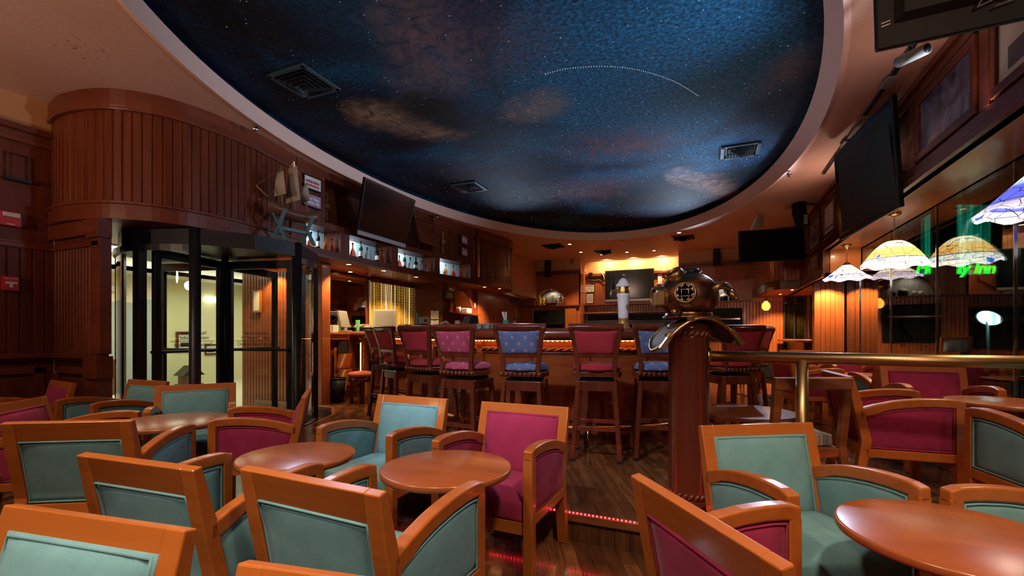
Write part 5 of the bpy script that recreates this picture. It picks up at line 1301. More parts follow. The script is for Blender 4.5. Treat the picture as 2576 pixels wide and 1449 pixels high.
p1, p2 = onB(1522, 685, BB-.20), onB(1645, 755, BB-.20); tv('flat screen on the back wall over the shelf', [(p1.x, BB-.2, p1.z+.05), (p2.x, BB-.2, p1.z+.05), (p2.x, BB-.14, p2.z), (p1.x, BB-.14, p2.z)], ((p1.x+p2.x)/2, BB-.03, p1.z-.4), True)
c = [W(1860, 581, 9.3), W(2024, 571, 9.5), W(2026, 653, 9.5), W(1862, 662, 9.3)]; tv('dark flat screen hanging from the ceiling at the far right, below the curved speaker', c, (AS-.03, 11.52, 3.03))
c = [W(2097, 392, 6.15), W(2243, 236, 4.75), W(2263, 521, 5.0), W(2111, 606, 6.4)]; tv('large flat screen fixed to the right-hand fascia, leaning into the room', c, (AS-.03, 7.0, 3.3))
bl = W(2206, 128, 2.62); w_ = Vector((1.15, -.02, .015)); up = Vector((-.06, -.16, .66)); c = [bl+up, bl+w_+up, bl+w_, bl]
t = thing('hanging_television', 'back of a black television hanging in the top right corner', 'television'); m = MB(); n = quad_box(m, c, .05); m.build('case', BLK, t, .01)
m = MB(); m.add([p-n*.03 for p in inset(c, .12, .16)]+[p for p in inset(c, .08, .12)], [(0, 1, 2, 3), (0, 4, 5, 1), (1, 5, 6, 2), (2, 6, 7, 3), (3, 7, 4, 0)]); m.build('back_cover', BLK, t)
def onback(u, v, k=.035): return bl+w_*u+up*v-n*k
m = MB(); m.add([onback(.14, .50), onback(.30, .50), onback(.30, .42), onback(.14, .42)], [(0, 1, 2, 3)]); m.build('rating_label', mat('label_ochre', (.30, .20, .09), .7), t).scale = (1, 1, 1)
m = MB(); m.tube([onback(a, b_, .045) for a, b_ in ((.60, .62), (.50, .45), (.38, .30), (.30, .24), (.33, .32), (.46, .48), (.48, .40), (.38, .20), (.36, .14))], .004, 6); m.tube([onback(a, b_, .045) for a, b_ in ((.36, .14), (.44, .18), (.50, .14), (.42, .12))], .004, 6); m.build('cable', GREYP, t)
m = MB()
for k in range(2): m.add([onback(.02+k*.0, .17+k*.025, .002), onback(.055, .18+k*.025, .002), onback(.055, .188+k*.025, .002), onback(.02, .178+k*.025, .002)], [(0, 1, 2, 3)])
m.build('marking', WHT, t)
ce = bl+w_*.5+up*.6; MB().cyl(ce-n*.01, (ce.x, ce.y+.05, CEIL), .025, 8).build('ceiling_mount', BLKM, t)

def speaker(lab, loc, rz, sx_, sy, h, tilt=0, curved=False, mount=None):
    t = thing('speaker', lab, 'speaker', loc, rz)
    m = MB()
    if curved:
        pts = [(0, .12*(2*i/10-1)**2, h*(i/10)) for i in range(11)]; v = []; f = []
        for x, y, z in pts:
            for dx, dy in ((-sx_/2, 0), (sx_/2, 0), (sx_/2, sy), (-sx_/2, sy)): v.append((dx, y-.12+dy, z))
        for i in range(10):
            for q in range(4): f.append((4*i+q, 4*i+(q+1) % 4, 4*i+4+(q+1) % 4, 4*i+4+q))
        f += [(3, 2, 1, 0), (40, 41, 42, 43)]; m.add(v, f)
    else: m.box(-sx_/2, sx_/2, -sy/2, sy/2, 0, h, Matrix.Rotation(tilt, 4, 'X'))
    m.build('cabinet', BLK, t, .008)
    if curved:
        m = MB(); m.box(sx_*.48, sx_*.52+.004, -.02, .06, .02, .2); m.build('end_trim', SILV, t)
    m = MB(); m.box(-.02, .02, sy/2-.02, sy/2+(.25 if mount is None else mount), h*.55, h*.62); m.build('wall_bracket', BLKM, t); 
    return t
p = W(2014, 569, 8.9); speaker('curved black line speaker high on the right fascia above the hanging screen', p, PHI+R(-80), .20, .16, .78, curved=True, mount=.3)
p = onB(1378, 697, BF-.16); speaker('slim black speaker on the back wall left of the screen', (p.x, p.y, p.z), 0, .19, .17, .72, mount=.05)
p = onB(1803, 668, BF-.16); speaker('slim black speaker on the back wall right of the helmet', (p.x, p.y, p.z), 0, .19, .17, .68, mount=.05)
c = [W(1915, 525, 9.9), W(1919, 527, 10.0), W(1921, 570, 10.0), W(1892, 578, 9.4)]
t = thing('display_board', 'small pale wedge-shaped panel hanging from the ceiling above the hanging screen', 'panel'); m = MB(); quad_box(m, c, .05); m.build('panel', WHT, t); q = c[0]; MB().cyl(q+Vector((0, .03, -.02)), (q.x, q.y+.03, CEIL), .012, 6).build('rod', BLKM, t)

def vent(lab, loc, s, rz, m=None, flat=False):
    t = thing('air_vent', lab, 'air vent', loc, rz, 'square air vents'); m = m or BLKM
    fr = MB()
    for a, b_ in ((-1, 0), (1, 0), (0, -1), (0, 1)):
        if a: fr.box(a*s/2-.025, a*s/2+.025, -s/2-.02, s/2+.02, -.025, 0)
        else: fr.box(-s/2-.02, s/2+.02, b_*s/2-.025, b_*s/2+.025, -.025, 0)
    fr.build('frame', m, t, .003)
    for k in range(6):
        r0 = s/2*(1-k/6.3)-.015; r1 = r0-s*.055; z0 = -.020-.016*k; z1 = z0+.034
        l = MB(); a = [(-r0, -r0, z0), (r0, -r0, z0), (r0, r0, z0), (-r0, r0, z0)]; b_ = [(-r1, -r1, z1-.004), (r1, -r1, z1-.004), (r1, r1, z1-.004), (-r1, r1, z1-.004)]
        l.add(a+b_, [(0, 1, 5, 4), (1, 2, 6, 5), (2, 3, 7, 6), (3, 0, 4, 7)]); l.build('louvre', m, t)
    MB().box(-s/2, s/2, -s/2, s/2, -.0015, -.0005).build('back', BLK, t)
VR = 0
VM = mat('vent_blue_black', (.03, .055, .08), .4)
for lab, px, py in (('large dark square air vent at the left of the painted sky', 766, 205), ('dark square air vent at the lower middle of the painted sky', 1179, 470), ('dark square air vent at the right of the painted sky', 1862, 378)):
    p = onZ(px, py, ZM); vent(lab, (p.x, p.y, ZM-.001), .50, R(45)*0+VR, VM)
for lab, px, py in (('dark ceiling vent nearest the curved boards at the far end', 1392, 618), ('ceiling vent before the lit far wall', 1520, 633), ('ceiling vent above the right end of the bar', 1718, 597)):
    p = onZ(px, py, CEIL); vent(lab, (p.x, p.y, CEIL-.001), .5, 0, BLKM)
def sign(lab, loc, rz, w_, h, bg, ink, rows, frame=BLK, tilt=0):
    t = thing('framed_sign', lab, 'sign', loc, rz)
    MB().box(-w_/2-.02, w_/2+.02, .0, .03, -h/2-.02, h/2+.02).build('frame', frame, t, .004); MB().box(-w_/2, w_/2, -.004, .001, -h/2, h/2).build('print', bg, t)
    m = MB()
    for z, x0, x1, hh in rows:
        n_ = max(2, int((x1-x0)*w_/(hh*h*.8))); 
        for k in range(n_):
            a = lerp(x0, x1, k/n_)*w_; b_ = lerp(x0, x1, (k+.72)/n_)*w_; r_ = random.uniform(.7, 1); m.box(a, b_, -.0055, -.004, z*h-hh*h*.5, z*h-hh*h*.5+hh*h*r_)
    m.build('lettering', ink, t)
PINKPR = mat('sign_mauve', (.42, .22, .32), .5)
DKTEAL = mat('ink_dark_teal', (.02, .06, .09), .6); PALE = mat('ink_pale', (.62, .68, .78), .6)
for lab, y, z, bg, ink, rows in (('upper framed sign with red lettering beside the ship model', 5.12, 3.62, PAPER, REDINK, ((.12, -.42, .42, .30), (-.22, -.42, .42, .26))), ('lower mauve framed sign beside the ship model', 5.12, 3.36, PINKPR, PALE, ((.14, -.4, .4, .24), (-.2, -.4, .4, .24))), ('upper mauve framed sign beside the curved boards, with dark script', 9.32, 3.55, PINKPR, PALE, ((.10, -.4, .35, .25), (-.15, -.3, .4, .2))), ('lower mauve framed sign beside the curved boards, with white script', 9.32, 3.27, PINKPR, PALE, ((.05, -.15, .35, .34), (-.2, -.42, .42, .2)))):
    sign(lab, (fa(y)+.045, y, z), R(90+ (4 if y > 9 else 0)), .30, .17, bg, ink, rows)
def knot(lab, loc):
    t = thing('rope_knot', lab, 'rope ornament', loc, R(90)); m = MB()
    m.tube([(0, -.02, .02), (-.03, -.02, .10), (-.025, -.02, .17), (0, -.02, .20), (.025, -.02, .17), (.03, -.02, .10), (0, -.02, .02)], .011, 7); m.build('loop', ROPB, t)
    m = MB()
    for k in range(4): m.tube([(.05*cos(a), -.03+.03*sin(a), -.02*k+.008*cos(2*a)) for a in [2*pi*i/14 for i in range(14)]], .011, 7, closed=True)
    m.build('knot', ROPB, t); m = MB()
    for s in (-1, 1): m.tube([(s*.012, -.02, -.05), (s*.02, -.02, -.16), (s*.016+.004, -.02, -.27)], .011, 7)
    m.build('tail', ROPB, t)
knot('dark rope knot ornament hanging left of the big tilted screen', (fa(5.80)-.285, 5.72, 3.50)); knot('rope knot ornament between the louvred shutter and the framed signs', (fa(8.62)+.005, 8.62, 3.42))
t = thing('louvred_shutter', 'dark louvred shutter propped open right of the big tilted screen', 'shutter', (fa(7.95)+.02, 7.95, 0), R(90))
m = MB()
for k in range(9): z = 3.26+k*.05; u = (3.70-z)/.48; m.box(-.30, .30, -.05-.16*u, -.03-.16*u, z, z+.032)
m.build('slat', MAHH, t)
m = MB()
for s in (-1, 1): m.hexa([(s*.31-.015, -.22, 3.22), (s*.31+.015, -.22, 3.22), (s*.31+.015, -.17, 3.22), (s*.31-.015, -.17, 3.22)], [(s*.31-.015, -.05, 3.74), (s*.31+.015, -.05, 3.74), (s*.31+.015, 0, 3.74), (s*.31-.015, 0, 3.74)])
m.box(-.33, .33, -.225, -.17, 3.20, 3.24); m.box(-.33, .33, -.05, 0, 3.72, 3.76); m.build('frame', MAHH, t)
# fire devices and a small holder on the left wall
p = onA(20, 552, AL); t = thing('fire_strobe', 'red fire alarm strobe high on the left wall', 'fire alarm', (AL+.001, p.y, p.z), R(90))
MB().box(-.085, .085, -.06, 0, -.075, .075).build('body', REDP, t, .006); MB().box(-.06, .07, -.075, -.058, .02, .065).build('lens', WHT, t, .004); MB().box(-.03, .03, -.0615, -.06, -.06, -.05).build('mark', WHT, t)
p = onA(21, 714, AL); t = thing('fire_pull_station', 'red fire alarm pull box on the boarded left wall', 'fire alarm', (AL+.012, p.y, p.z), R(90))
MB().box(-.065, .065, -.05, 0, -.075, .075).build('body', REDP, t, .006); MB().box(-.045, .045, -.058, -.05, -.005, .018).box(-.012, .012, -.058, -.05, -.04, -.005).build('pull_handle', WHT, t)
lo = text('FIRE ALARM', .02, PALE, t, 'lettering', (0, -.0515, .052), (pi/2, 0, 0))
p = onA(38, 420, AL); t = thing('wire_holder', 'small dark wire holder high on the left wall', 'holder', (AL+.001, p.y, p.z), R(90))
m = MB()
for s in (-1, 1): m.cyl((s*.085, -.02, -.13), (s*.085, -.02, .13), .005, 6)
m.cyl((-.085, -.02, .13), (.085, -.02, .13), .005, 6); m.build('wire_frame', BLKM, t); MB().box(-.10, .10, -.09, 0, -.16, -.13).build('shelf', BLKM, t)

# ------------------------------------------------------------------ pendant lamps by the windows
def pendant(lab, y, zb, zt, m, cone, a=2.19):
    t = thing('pendant_lamp', lab, 'pendant lamp', (a, y, 0), random.random(), 'stained-glass pendant lamps')
    r = .355; n = 48; v = []; rows = 9
    for i in range(rows+1):
        u = i/rows
        for k in range(n):
            th = 2*pi*k/n; rr = lerp(.05, r, u)
            z = lerp(zt, zb, u if cone else u**1.75)
            if i >= rows-1: z += (.016 if i == rows else .010)*sin(8*th)
            v.append((rr*cos(th), rr*sin(th), z))
    sh = MB(); sh.add(v, [(i*n+k, i*n+(k+1) % n, (i+1)*n+(k+1) % n, (i+1)*n+k) for i in range(rows) for k in range(n)], True)
    so = sh.build('shade', m, t)
    MB().lathe([(1e-3, zt+.05), (.02, zt+.045), (.06, zt+.005), (.062, zt-.01)], 20).build('shade_cap', BRASS, t)
    MB().lathe([(1e-3, 2.929), (.075, 2.929), (.07, 2.905), (.02, 2.885), (1e-3, 2.885)], 24).build('ceiling_rose', BRASS, t)
    m2 = MB(); nl = int((2.89-zt-.04)/.022)
    for k in range(nl):
        zc_ = zt+.05+.022*k; ax = k % 2
        m2.tube([((.009*cos(q) if ax else 0), (0 if ax else .009*cos(q)), zc_+.016*sin(q)) for q in [2*pi*i/8 for i in range(8)]], .0026, 5, closed=True)
    m2.build('chain', BRASS, t)
    MB().sphere((0, 0, lerp(zb, zt, .55)), .04, n=12, m=8).build('bulb', E_BULB, t)
pendant('large stained-glass pendant lamp with gold panes and blue flowers by the window', 7.43, 2.25, 2.57, TIF1, False)
pendant('farther cone-shaped pale stained-glass lamp in front of the lit wooden panel', 9.69, 2.33, 2.58, TIF2, True)
pendant('blue stained-glass lamp cut off by the right edge', 4.55, 2.24, 2.55, TIF3, True)
p = W(1927, 783, 12.0); t = thing('globe_lamp', 'small amber glass globe lamp hanging in the far right corner', 'pendant lamp', (p.x, p.y, 0))
MB().lathe([(1e-3, 1.99), (.05, 1.995), (.09, 2.04), (.105, 2.10), (.09, 2.17), (.05, 2.21), (.04, 2.24)], 20).build('globe', E_AMB, t)
MB().lathe([(.045, 2.235), (.045, 2.29), (.02, 2.32), (1e-3, 2.32)], 14).cyl((0, 0, 2.31), (0, 0, 2.45), .006, 6).build('cap', BRASS, t)

# ------------------------------------------------------------------ pictures on the right fascia
def picture(lab, y0, y1, z0, z1, art, fw=.06, marks=()):
    t = thing('picture', lab, 'picture', (AS-.004, (y0+y1)/2, (z0+z1)/2), -pi/2, 'framed pictures along the right fascia')
    w_, h = y1-y0, z1-z0; m = MB()
    for z in (-h/2, h/2-fw): m.box(-w_/2, w_/2, -.035, 0, z, z+fw)
    for x in (-w_/2, w_/2-fw): m.box(x, x+fw, -.035, 0, -h/2+fw, h/2-fw)
    m.build('frame', MAHH, t, .006); MB().box(-w_/2+fw, w_/2-fw, -.012, -.002, -h/2+fw, h/2-fw).build('print', art, t)
    if marks:
        m = MB()
        for x0, x1, za, zb in marks: m.box(x0*w_, x1*w_, -.0135, -.012, za*h, zb*h)
        m.build('drawing', mat('print_shapes', (.10, .09, .10), .5) if 'print_shapes' not in MATS else MATS['print_shapes'], t)
ART2 = mat('print_dark_blue', (.16, .16, .26), .3, coat=.4); nt, N, L, b = nodes(ART2)
_t = N.new('ShaderNodeTexCoord'); _n = N.new('ShaderNodeTexNoise'); _n.inputs['Scale'].default_value = 3; _n.inputs['Distortion'].default_value = 1.5; L.new(_t.outputs['Object'], _n.inputs['Vector'])
_r = ramp(N, [(.35, (.04, .04, .08)), (.55, (.16, .16, .26)), (.7, (.30, .30, .40))]); L.new(_n.outputs['Fac'], _r.inputs[0]); L.new(_r.outputs[0], b.inputs['Base Color'])
picture('large framed picture with a blurred blue print on the right fascia, beside the leaning screen', 4.78, 5.92, 3.10, 3.74, ART2, .075)
picture('framed picture with a pale print at the right edge under the hanging television', 3.62, 4.56, 3.10, 3.74, CREAMART, .07, ((-.30, -.10, -.3, -.05),))
picture('framed grey-blue picture on the fascia just left of the leaning screen', 7.78, 8.98, 3.10, 3.74, BLUEART, .07)
picture('framed picture with a pale print and dark band, second left of the leaning screen', 9.25, 10.12, 3.10, 3.74, CREAMART, .07, ((-.38, .38, -.28, -.22),))
picture('framed picture with dark trees, upper left of the pictures by the hanging screen', 10.42, 11.48, 3.05, 3.74, BLUEART, .07, ((-.3, .1, -.25, .05),))
picture('small narrow framed picture low on the fascia above the cone lamp', 10.6, 11.4, 2.64, 2.98, BLUEART, .06)
# curtain-less track on the ceiling edge and little camera by the hanging television
t = thing('track_rail', 'thin black track on the ceiling along the right fascia', 'track'); MB().box(1.62, 1.66, 3.0, 8.6, CEIL-.03, CEIL-.001).build('rail', BLKM, t)
for y in (5.6, 6.5, 7.2): MB().box(1.60, 1.68, y, y+.22, CEIL-.05, CEIL-.028).build('track_fitting', GREYP, t)
p = W(2298, 143, 3.4); t = thing('security_camera', 'small grey cylinder camera under the hanging television', 'camera', p, R(30)); MB().cyl((0, -.10, 0), (0, .12, .03), .04, 14).build('body', GREYP, t); MB().cyl((0, -.105, -.001), (0, -.09, .001), .03, 14).build('lens', BLK, t); MB().cyl((0, .02, .02), (0, .05, CEIL-p.z), .012, 8).build('mount', BLKM, t)

# ------------------------------------------------------------------ outside the windows
def pane_text(): pass
DS = 9.0
pa, pb = W(2303, 672, DS), W(2502, 674, DS); L_ = (pb-pa).length; pm = (pa+pb)/2
t = thing('neon_sign', 'glowing green script hotel sign outside the window, below the large pendant lamp', 'sign', (pm.x, pm.y, 0), PHI)
lo = text('Holiday Inn', .46, E_GRN, t, 'lettering', (0, 0, pm.z-.02), (pi/2, 0, 0), .012, 'CENTER', 1, .25, .008)
k_ = L_/max(lo.dimensions.x, .01); lo.scale = (k_, k_*.92, 1)
MB().box(-L_/2, L_/2, .02, .05, pm.z-.04, pm.z-.01).build('mounting_bar', BLKM, t); MB().box(-.04, .04, .05, .12, -.05, pm.z).build('post', BLKM, t)
p1, p2 = W(2325, 515, DS+.35), W(2492, 690, DS+.35); pm = (p1+p2)/2; w2, h2 = (Vector((p2.x, p2.y))-Vector((p1.x, p1.y))).length, p1.z-p2.z
t = thing('sign_box', 'backlit teal sign with white strokes outside the window above the green script', 'sign', (pm.x, pm.y, pm.z), PHI)
MB().box(-w2/2, w2/2, 0, .08, -h2/2, h2/2).build('panel', E_TEAL, t)
m = MB()
for dx in (-.22, .14): m.tube([(dx-.16, -.02, -.25), (dx-.02, -.02, .05), (dx+.06, -.02, .36), (dx+.13, -.02, .42), (dx+.16, -.02, .34)], .022, 8); m.tube([(dx+.02, -.02, .30), (dx+.0, -.02, -.28)], .018, 8)
m.tube([(-.52, -.02, -.10), (.42, -.02, .10)], .014, 8); m.build('white_stroke', mat('sign_white', (.8, .9, .9), emit=(.6, .8, .85), es=.9), t)
MB().box(-.05, .05, .08, .18, -pm.z-.05, h2/2-.1).build('post', BLKM, t)
p = onA(2487, 800, 5.2); t = thing('flood_lamp', 'bright bluish flood lamp outside the window at the right', 'lamp', p, R(15))
MB().lathe([(1e-3, 0), (.16, 0)], 24, Matrix.Rotation(R(65), 4, 'Y') @ Matrix.Diagonal((1, 1.7, 1, 1))).build('lens', E_BLUW, t)
MB().lathe([(.17, -.02), (.17, .02), (.12, .10), (1e-3, .12)], 24, Matrix.Rotation(R(65), 4, 'Y') @ Matrix.Diagonal((1, 1.7, 1, 1)) @ Matrix.Translation((0, 0, .01))).build('housing', GREYP, t)
MB().cyl((.06, .1, -.02), (.06, .1, -p.z), .03, 10).build('pole', GREYP, t)
mb = MB(); mb.box(2.72, 14, -4, 17, -.15, -.05); stru(mb, 'floor_outside', mat('asphalt', (.02, .02, .022), .35))

# ------------------------------------------------------------------ niches and the far wall
def sails(t, x0, s):
    m = MB()
    for k, (dx, w_, h0, h1) in enumerate(((-.12, .10, .08, .26), (.02, .12, .07, .34), (.14, .08, .08, .24))): m.add([(x0+(dx-w_)*s, 0, h0*s), (x0+(dx+w_)*s, 0, h0*s), (x0+(dx+w_*.5)*s, .01, h1*s), (x0+(dx-w_*.5)*s, .01, h1*s)], [(0, 1, 2, 3)])
    return m
t = thing('small_ship', 'small white-sailed ship model in the left arched niche', 'model ship', (-5.12, BF+.13, ZS+.001))
m = MB(); m.hexa([(-.16, -.03, .0), (.16, -.03, .0), (.16, .03, .0), (-.16, .03, .0)], [(-.24, -.05, .09), (.25, -.05, .10), (.25, .05, .10), (-.24, .05, .09)]); m.build('hull', DKW, t, .01); o = sails(t, 0, 1.15).build('sails', PAPER, t); so_ = o.modifiers.new('s', 'SOLIDIFY'); so_.thickness = .006
m = MB(); [m.cyl((x, 0, .08), (x, 0, h), .006, 6) for x, h in ((-.13, .33), (.03, .44), (.17, .31))]; m.build('mast', ROPB, t)
LB = [(1e-3, 0), (.07, 0), (.06, .12), (.05, .26), (.055, .27), (.055, .285), (.03, .29), (.03, .35), (1e-3, .38)]
o = MB().lathe(LB, 16).build('lighthouse', YEL); o.location = (-5.54, BF+.12, ZS+.001); tag(o, 'tall yellow lighthouse ornament at the left of the left arched niche', 'ornament')
o = MB().lathe([(r_, z*.8) for r_, z in LB], 16).build('lighthouse', YEL); o.location = (-5.43, BF+.24, ZS+.001); tag(o, 'smaller yellow ornament beside the ship in the left arched niche', 'ornament')
STRW = mat('striped_ornament', (.8, .75, .75), .5); nt, N, L, b = nodes(STRW); tc = N.new('ShaderNodeTexCoord'); wv = N.new('ShaderNodeTexWave'); wv.bands_direction = 'Z'; wv.inputs['Scale'].default_value = 3.2; L.new(tc.outputs['Object'], wv.inputs['Vector']); r = ramp(N, [(.48, (.8, .74, .74)), (.52, (.35, .05, .08))]); L.new(wv.outputs['Fac'], r.inputs[0]); L.new(r.outputs[0], b.inputs['Base Color'])
o = MB().lathe(LB, 16).build('lighthouse', STRW); o.location = (-4.79, BF+.13, ZS+.001); tag(o, 'red and white banded lighthouse ornament in the left arched niche', 'ornament')
t = thing('barrel', 'little straw-coloured barrel at the right of the left arched niche', 'barrel', (-4.635, BF+.13, ZS+.001)); MB().lathe([(1e-3, 0), (.06, 0), (.085, .08), (.09, .14), (.085, .20), (.06, .27), (1e-3, .28)], 18).build('body', ROPE, t)
for z in (.07, .2): MB().lathe([(.088, z), (.089, z+.012)], 18).build('hoop', ROPB, t)
GRYM = mat('niche_back_grey', (.22, .22, .21), .25, coat=.3)
for nm, c_ in (('left', NCL), ('right', NCR)): tag(MB().prism([(c_+.555*cos(a), ZS+.555*sin(a)) for a in [pi-pi*i/20 for i in range(21)]], Matrix(((1, 0, 0, 0), (0, 0, 1, 0), (0, 1, 0, 0), (0, 0, 0, 1))), BF+.335, BF+.35).build('grey_panel', GRYM), 'grey half-round back panel of the %s arched niche' % nm, 'panel')
for k, (dx, h, mt, lb) in enumerate(((-.22, .12, WHT, 'white mug at the left of the right arched niche'), (-.08, .13, PAPER, 'pale mug beside the lidded pot in the right arched niche'))): o = MB().lathe([(1e-3, 0), (.055, 0), (.06, h), (.05, h), (.045, .02), (1e-3, .02)], 16).build('mug', mt); o.location = (NCR+dx, BF+.12, ZS+.001); tag(o, lb, 'mug')
t = thing('lidded_pot', 'dark pot with a domed lid in the right arched niche', 'pot', (NCR+.16, BF+.14, ZS+.001)); MB().lathe([(1e-3, 0), (.10, 0), (.11, .03), (.11, .14), (1e-3, .14)], 20).build('body', BLKM, t); MB().lathe([(.115, .14), (.10, .17), (.05, .21), (.012, .22), (.012, .24), (1e-3, .245)], 20).build('lid', WHT, t)
o = MB().sphere((0, 0, .075), .075, n=16, m=10).build('round_jar', BLKM); o.location = (NCR+.38, BF+.13, ZS+.001); tag(o, 'round dark jar at the right end of the right arched niche', 'jar')
# bar niche items
zj = 1.901
bottle('tall clear bottle at the left of the niche behind the bar', (JB[0]-.16, 9.62, zj), 'slim', .36, .035, GLASSW, None)
for k, (y, m_, lb) in enumerate(((9.80, REDP, 'red cup in the niche behind the bar'), (9.98, WHT, 'white cup beside the red one in the niche behind the bar'))): o = MB().lathe([(1e-3, 0), (.05, 0), (.065, .15), (.055, .15), (.045, .02), (1e-3, .02)], 16).build('cup', m_); o.location = (JB[0]-.05, y, zj); tag(o, lb, 'cup')
o = MB().box(-.08, .08, -.14, .14, 0, .13).build('tissue_box', WHT, None, .02); o.location = (JB[0]+.01, 10.28, zj); tag(o, 'white tissue box on the shelf of the niche behind the bar', 'box')
# clutter seen in the mirror corner: white figurine lamp and a yellow bottle on the ledge
# framed notices, box and cables on the back wall
def notice(lab, px, py, w_, h, mk):
    p = onB(px, py, BB-.02); t = thing('framed_notice', lab, 'notice', (p.x, BB-.001, p.z)); MB().box(-w_/2-.02, w_/2+.02, -.03, 0, -h/2-.02, h/2+.02).build('frame', BLK, t, .003); MB().box(-w_/2, w_/2, -.034, -.03, -h/2, h/2).build('sheet', PAPER, t)
    m = MB(); [m.box(x0*w_, x1*w_, -.0352, -.034, z0*h, z1*h) for x0, x1, z0, z1 in mk]; m.build('print', INK, t)
notice('upper framed notice with a dark heading and two seals left of the back screen', 1483, 726, .33, .25, [(-.4, .4, .30, .38), (-.3, -.2, -.35, -.24), (.2, .3, -.35, -.24), (-.25, .25, .08, .11), (-.2, .2, -.02, .01)])
notice('lower framed notice of closely printed text left of the back screen', 1484, 751, .24, .33, [(-.35, .35, .3-.08*k, .315-.08*k) for k in range(8)])
p = onB(1660, 702, BB-.05); t = thing('cable_box', 'small pale box on the back wall half hidden by the helmet', 'box', (p.x, BB-.001, p.z)); MB().box(-.07, .07, -.06, 0, -.17, .17).build('body', WHT, t, .006)
p = onB(1461, 700, BB-.05); t = thing('junction_box', 'small junction box with loose wires in the corner of the back wall', 'box', (p.x+.265, BB-.001, p.z-.05)); MB().box(-.035, .035, -.055, 0, -.07, .07).build('body', GREYP, t, .004)
m = MB(); m.tube([(.05, -.05, -.02), (.25, -.06, -.06), (.38, -.05, -.03), (.5, -.05, -.10), (.75, -.05, -.22), (.95, -.08, -.20)], .012, 6); m.build('cable', GREYP, t)
for lab, pts in (('white cable looping down over the cornice left of the back screen', ((1500, 679), (1512, 683), (1519, 695), (1521, 706))), ('white cable curving between the back screen and the helmet', ((1646, 718), (1656, 712), (1664, 706), (1670, 700)))):
    q = [onB(x, y, BB-.16) for x, y in pts]; t = thing('cable', lab, 'cable'); m = MB(); m.tube(q, .012, 6); m.build('cord', WHT, t)
p = onB(1486, 692, BB-.10); t = thing('sensor', 'small black box on the cornice above the framed notices', 'sensor', (p.x, BB-.061, p.z)); MB().box(-.06, .06, -.09, 0, -.08, .08).build('body', BLK, t, .004)
p = onB(1439, 657, BF-.02); t = thing('thermostat', 'small square plate on the painted wall above the left cornice', 'wall plate', (p.x, BF-.013, p.z)); MB().box(-.07, .07, -.02, 0, -.08, .08).build('plate', mat('plate_brown', (.16, .08, .04), .5), t, .004)
p = onA(1200, 770, -5.80); t = thing('light_switch', 'white light switch on the wall between the bar niche and the boards', 'switch', (JB[0]+.001, 10.74, p.z), R(90)); MB().box(-.035, .035, -.012, 0, -.06, .06).build('plate', WHT, t, .004)
# framed mirror/picture leaning on the boards at the end of the bar wall, dark set under the left niche
p0, p1 = Vector((JB[0], JB[2])), Vector((-6.27, BF)); q0, q1 = p0.lerp(p1, .70), p0.lerp(p1, .97); nb = norms([p0, p1])[0]
t = thing('glazed_picture', 'dark framed glass panel at the end of the boarded wall, reflecting the arched niche', 'picture'); m = MB()
c = [(q0[0]+nb[0]*.20, q0[1]+nb[1]*.20, 3.22), (q1[0]+nb[0]*.20, q1[1]+nb[1]*.20, 3.22), (q1[0]+nb[0]*.05, q1[1]+nb[1]*.05, 2.42), (q0[0]+nb[0]*.05, q0[1]+nb[1]*.05, 2.42)]
n = quad_box(m, c, .03); m.build('frame', DKW, t, .006); MB().add([p-n*.002 for p in inset(c, .05)], [(0, 1, 2, 3)]).build('glass', SCRN, t)
t = thing('back_cabinet', 'dark open cabinet bay under the left arched niche', 'cabinet', (-5.15, BF-.016, 0)); MB().box(-.56, .60, -.02, 0, 1.15, 2.20).build('recess', BLK, t); MB().box(-.62, -.56, -.06, 0, 1.0, 2.3).build('side_panel', MAHL, t, .004); MB().box(.60, .98, -.06, 0, 1.0, 2.3).build('side_panel', MAHL, t, .004); MB().box(-.5, .55, -.16, -.02, 1.72, 1.76).build('shelf', BLKM, t); MB().box(-.16, -.08, -.10, -.03, 1.45, 1.62).build('white_box', WHT, t)
t = thing('back_shelf_bay', 'long dark bay under the shelf of the back wall', 'cabinet', (-2.47, BB-.026, 0)); MB().box(-1.5, 1.5, -.02, 0, 1.0, 2.06).build('recess', BLK, t); MB().box(-1.5, 1.5, -.36, -.02, 1.70, 1.84).build('shelf', BLKM, t, .004)
t = thing('back_cabinet', 'dark open bay with slanted racks under the right arched niche', 'cabinet', (.25, BF-.016, 0)); MB().box(-.60, .62, -.02, 0, 1.15, 2.15).build('recess', BLK, t); MB().box(-.6, .55, -.2, -.02, 1.80, 1.85).build('shelf', MAHL, t, .004)
m = MB()
for x in (-.05, .35): m.box(-.03, .03, -.14, -.03, 0, .5, Matrix.Translation((x, 0, 1.25)) @ Matrix.Rotation(.6 if x < .1 else 0, 4, 'Y'))
m.build('rack', BLK, t)
# corner counter by the far window, power box and its lead
t = thing('corner_counter', 'high curved wooden counter fixed in the far right corner by the dark glass', 'counter', (2.48, 13.3, 0))
out = [(0, -1.45), (-.25, -1.40), (-.52, -1.15), (-.66, -.7), (-.72, 0), (-.72, 1.75), (0, 1.75)]; m = MB(); n = len(out)
m.add([(x, y, 1.18) for x, y in out]+[(x, y, 1.23) for x, y in out], [tuple(range(n)), tuple(range(n, 2*n))[::-1]]+[(i, n+i, n+(i+1) % n, (i+1) % n) for i in range(n)]); m.build('top', TBW, t, .006)
MB().box(-.50, 0, -.9, 1.7, PL, 1.18).build('base', MAH, t)
MB().box(-.45, -.12, -.9, -.55, 1.231, 1.236).build('place_mat', PAPER, t)
p = onZ(1926, 1010, PL); t = thing('power_box', 'small white power box on the floor behind the rail, with a lead', 'socket box', p, R(20)); MB().box(-.12, .12, -.06, .06, 0, .12).build('body', WHT, t, .006)
m = MB()
for k in range(3): m.box(-.08+.06*k, -.05+.06*k, -.062, -.06, .05, .09)
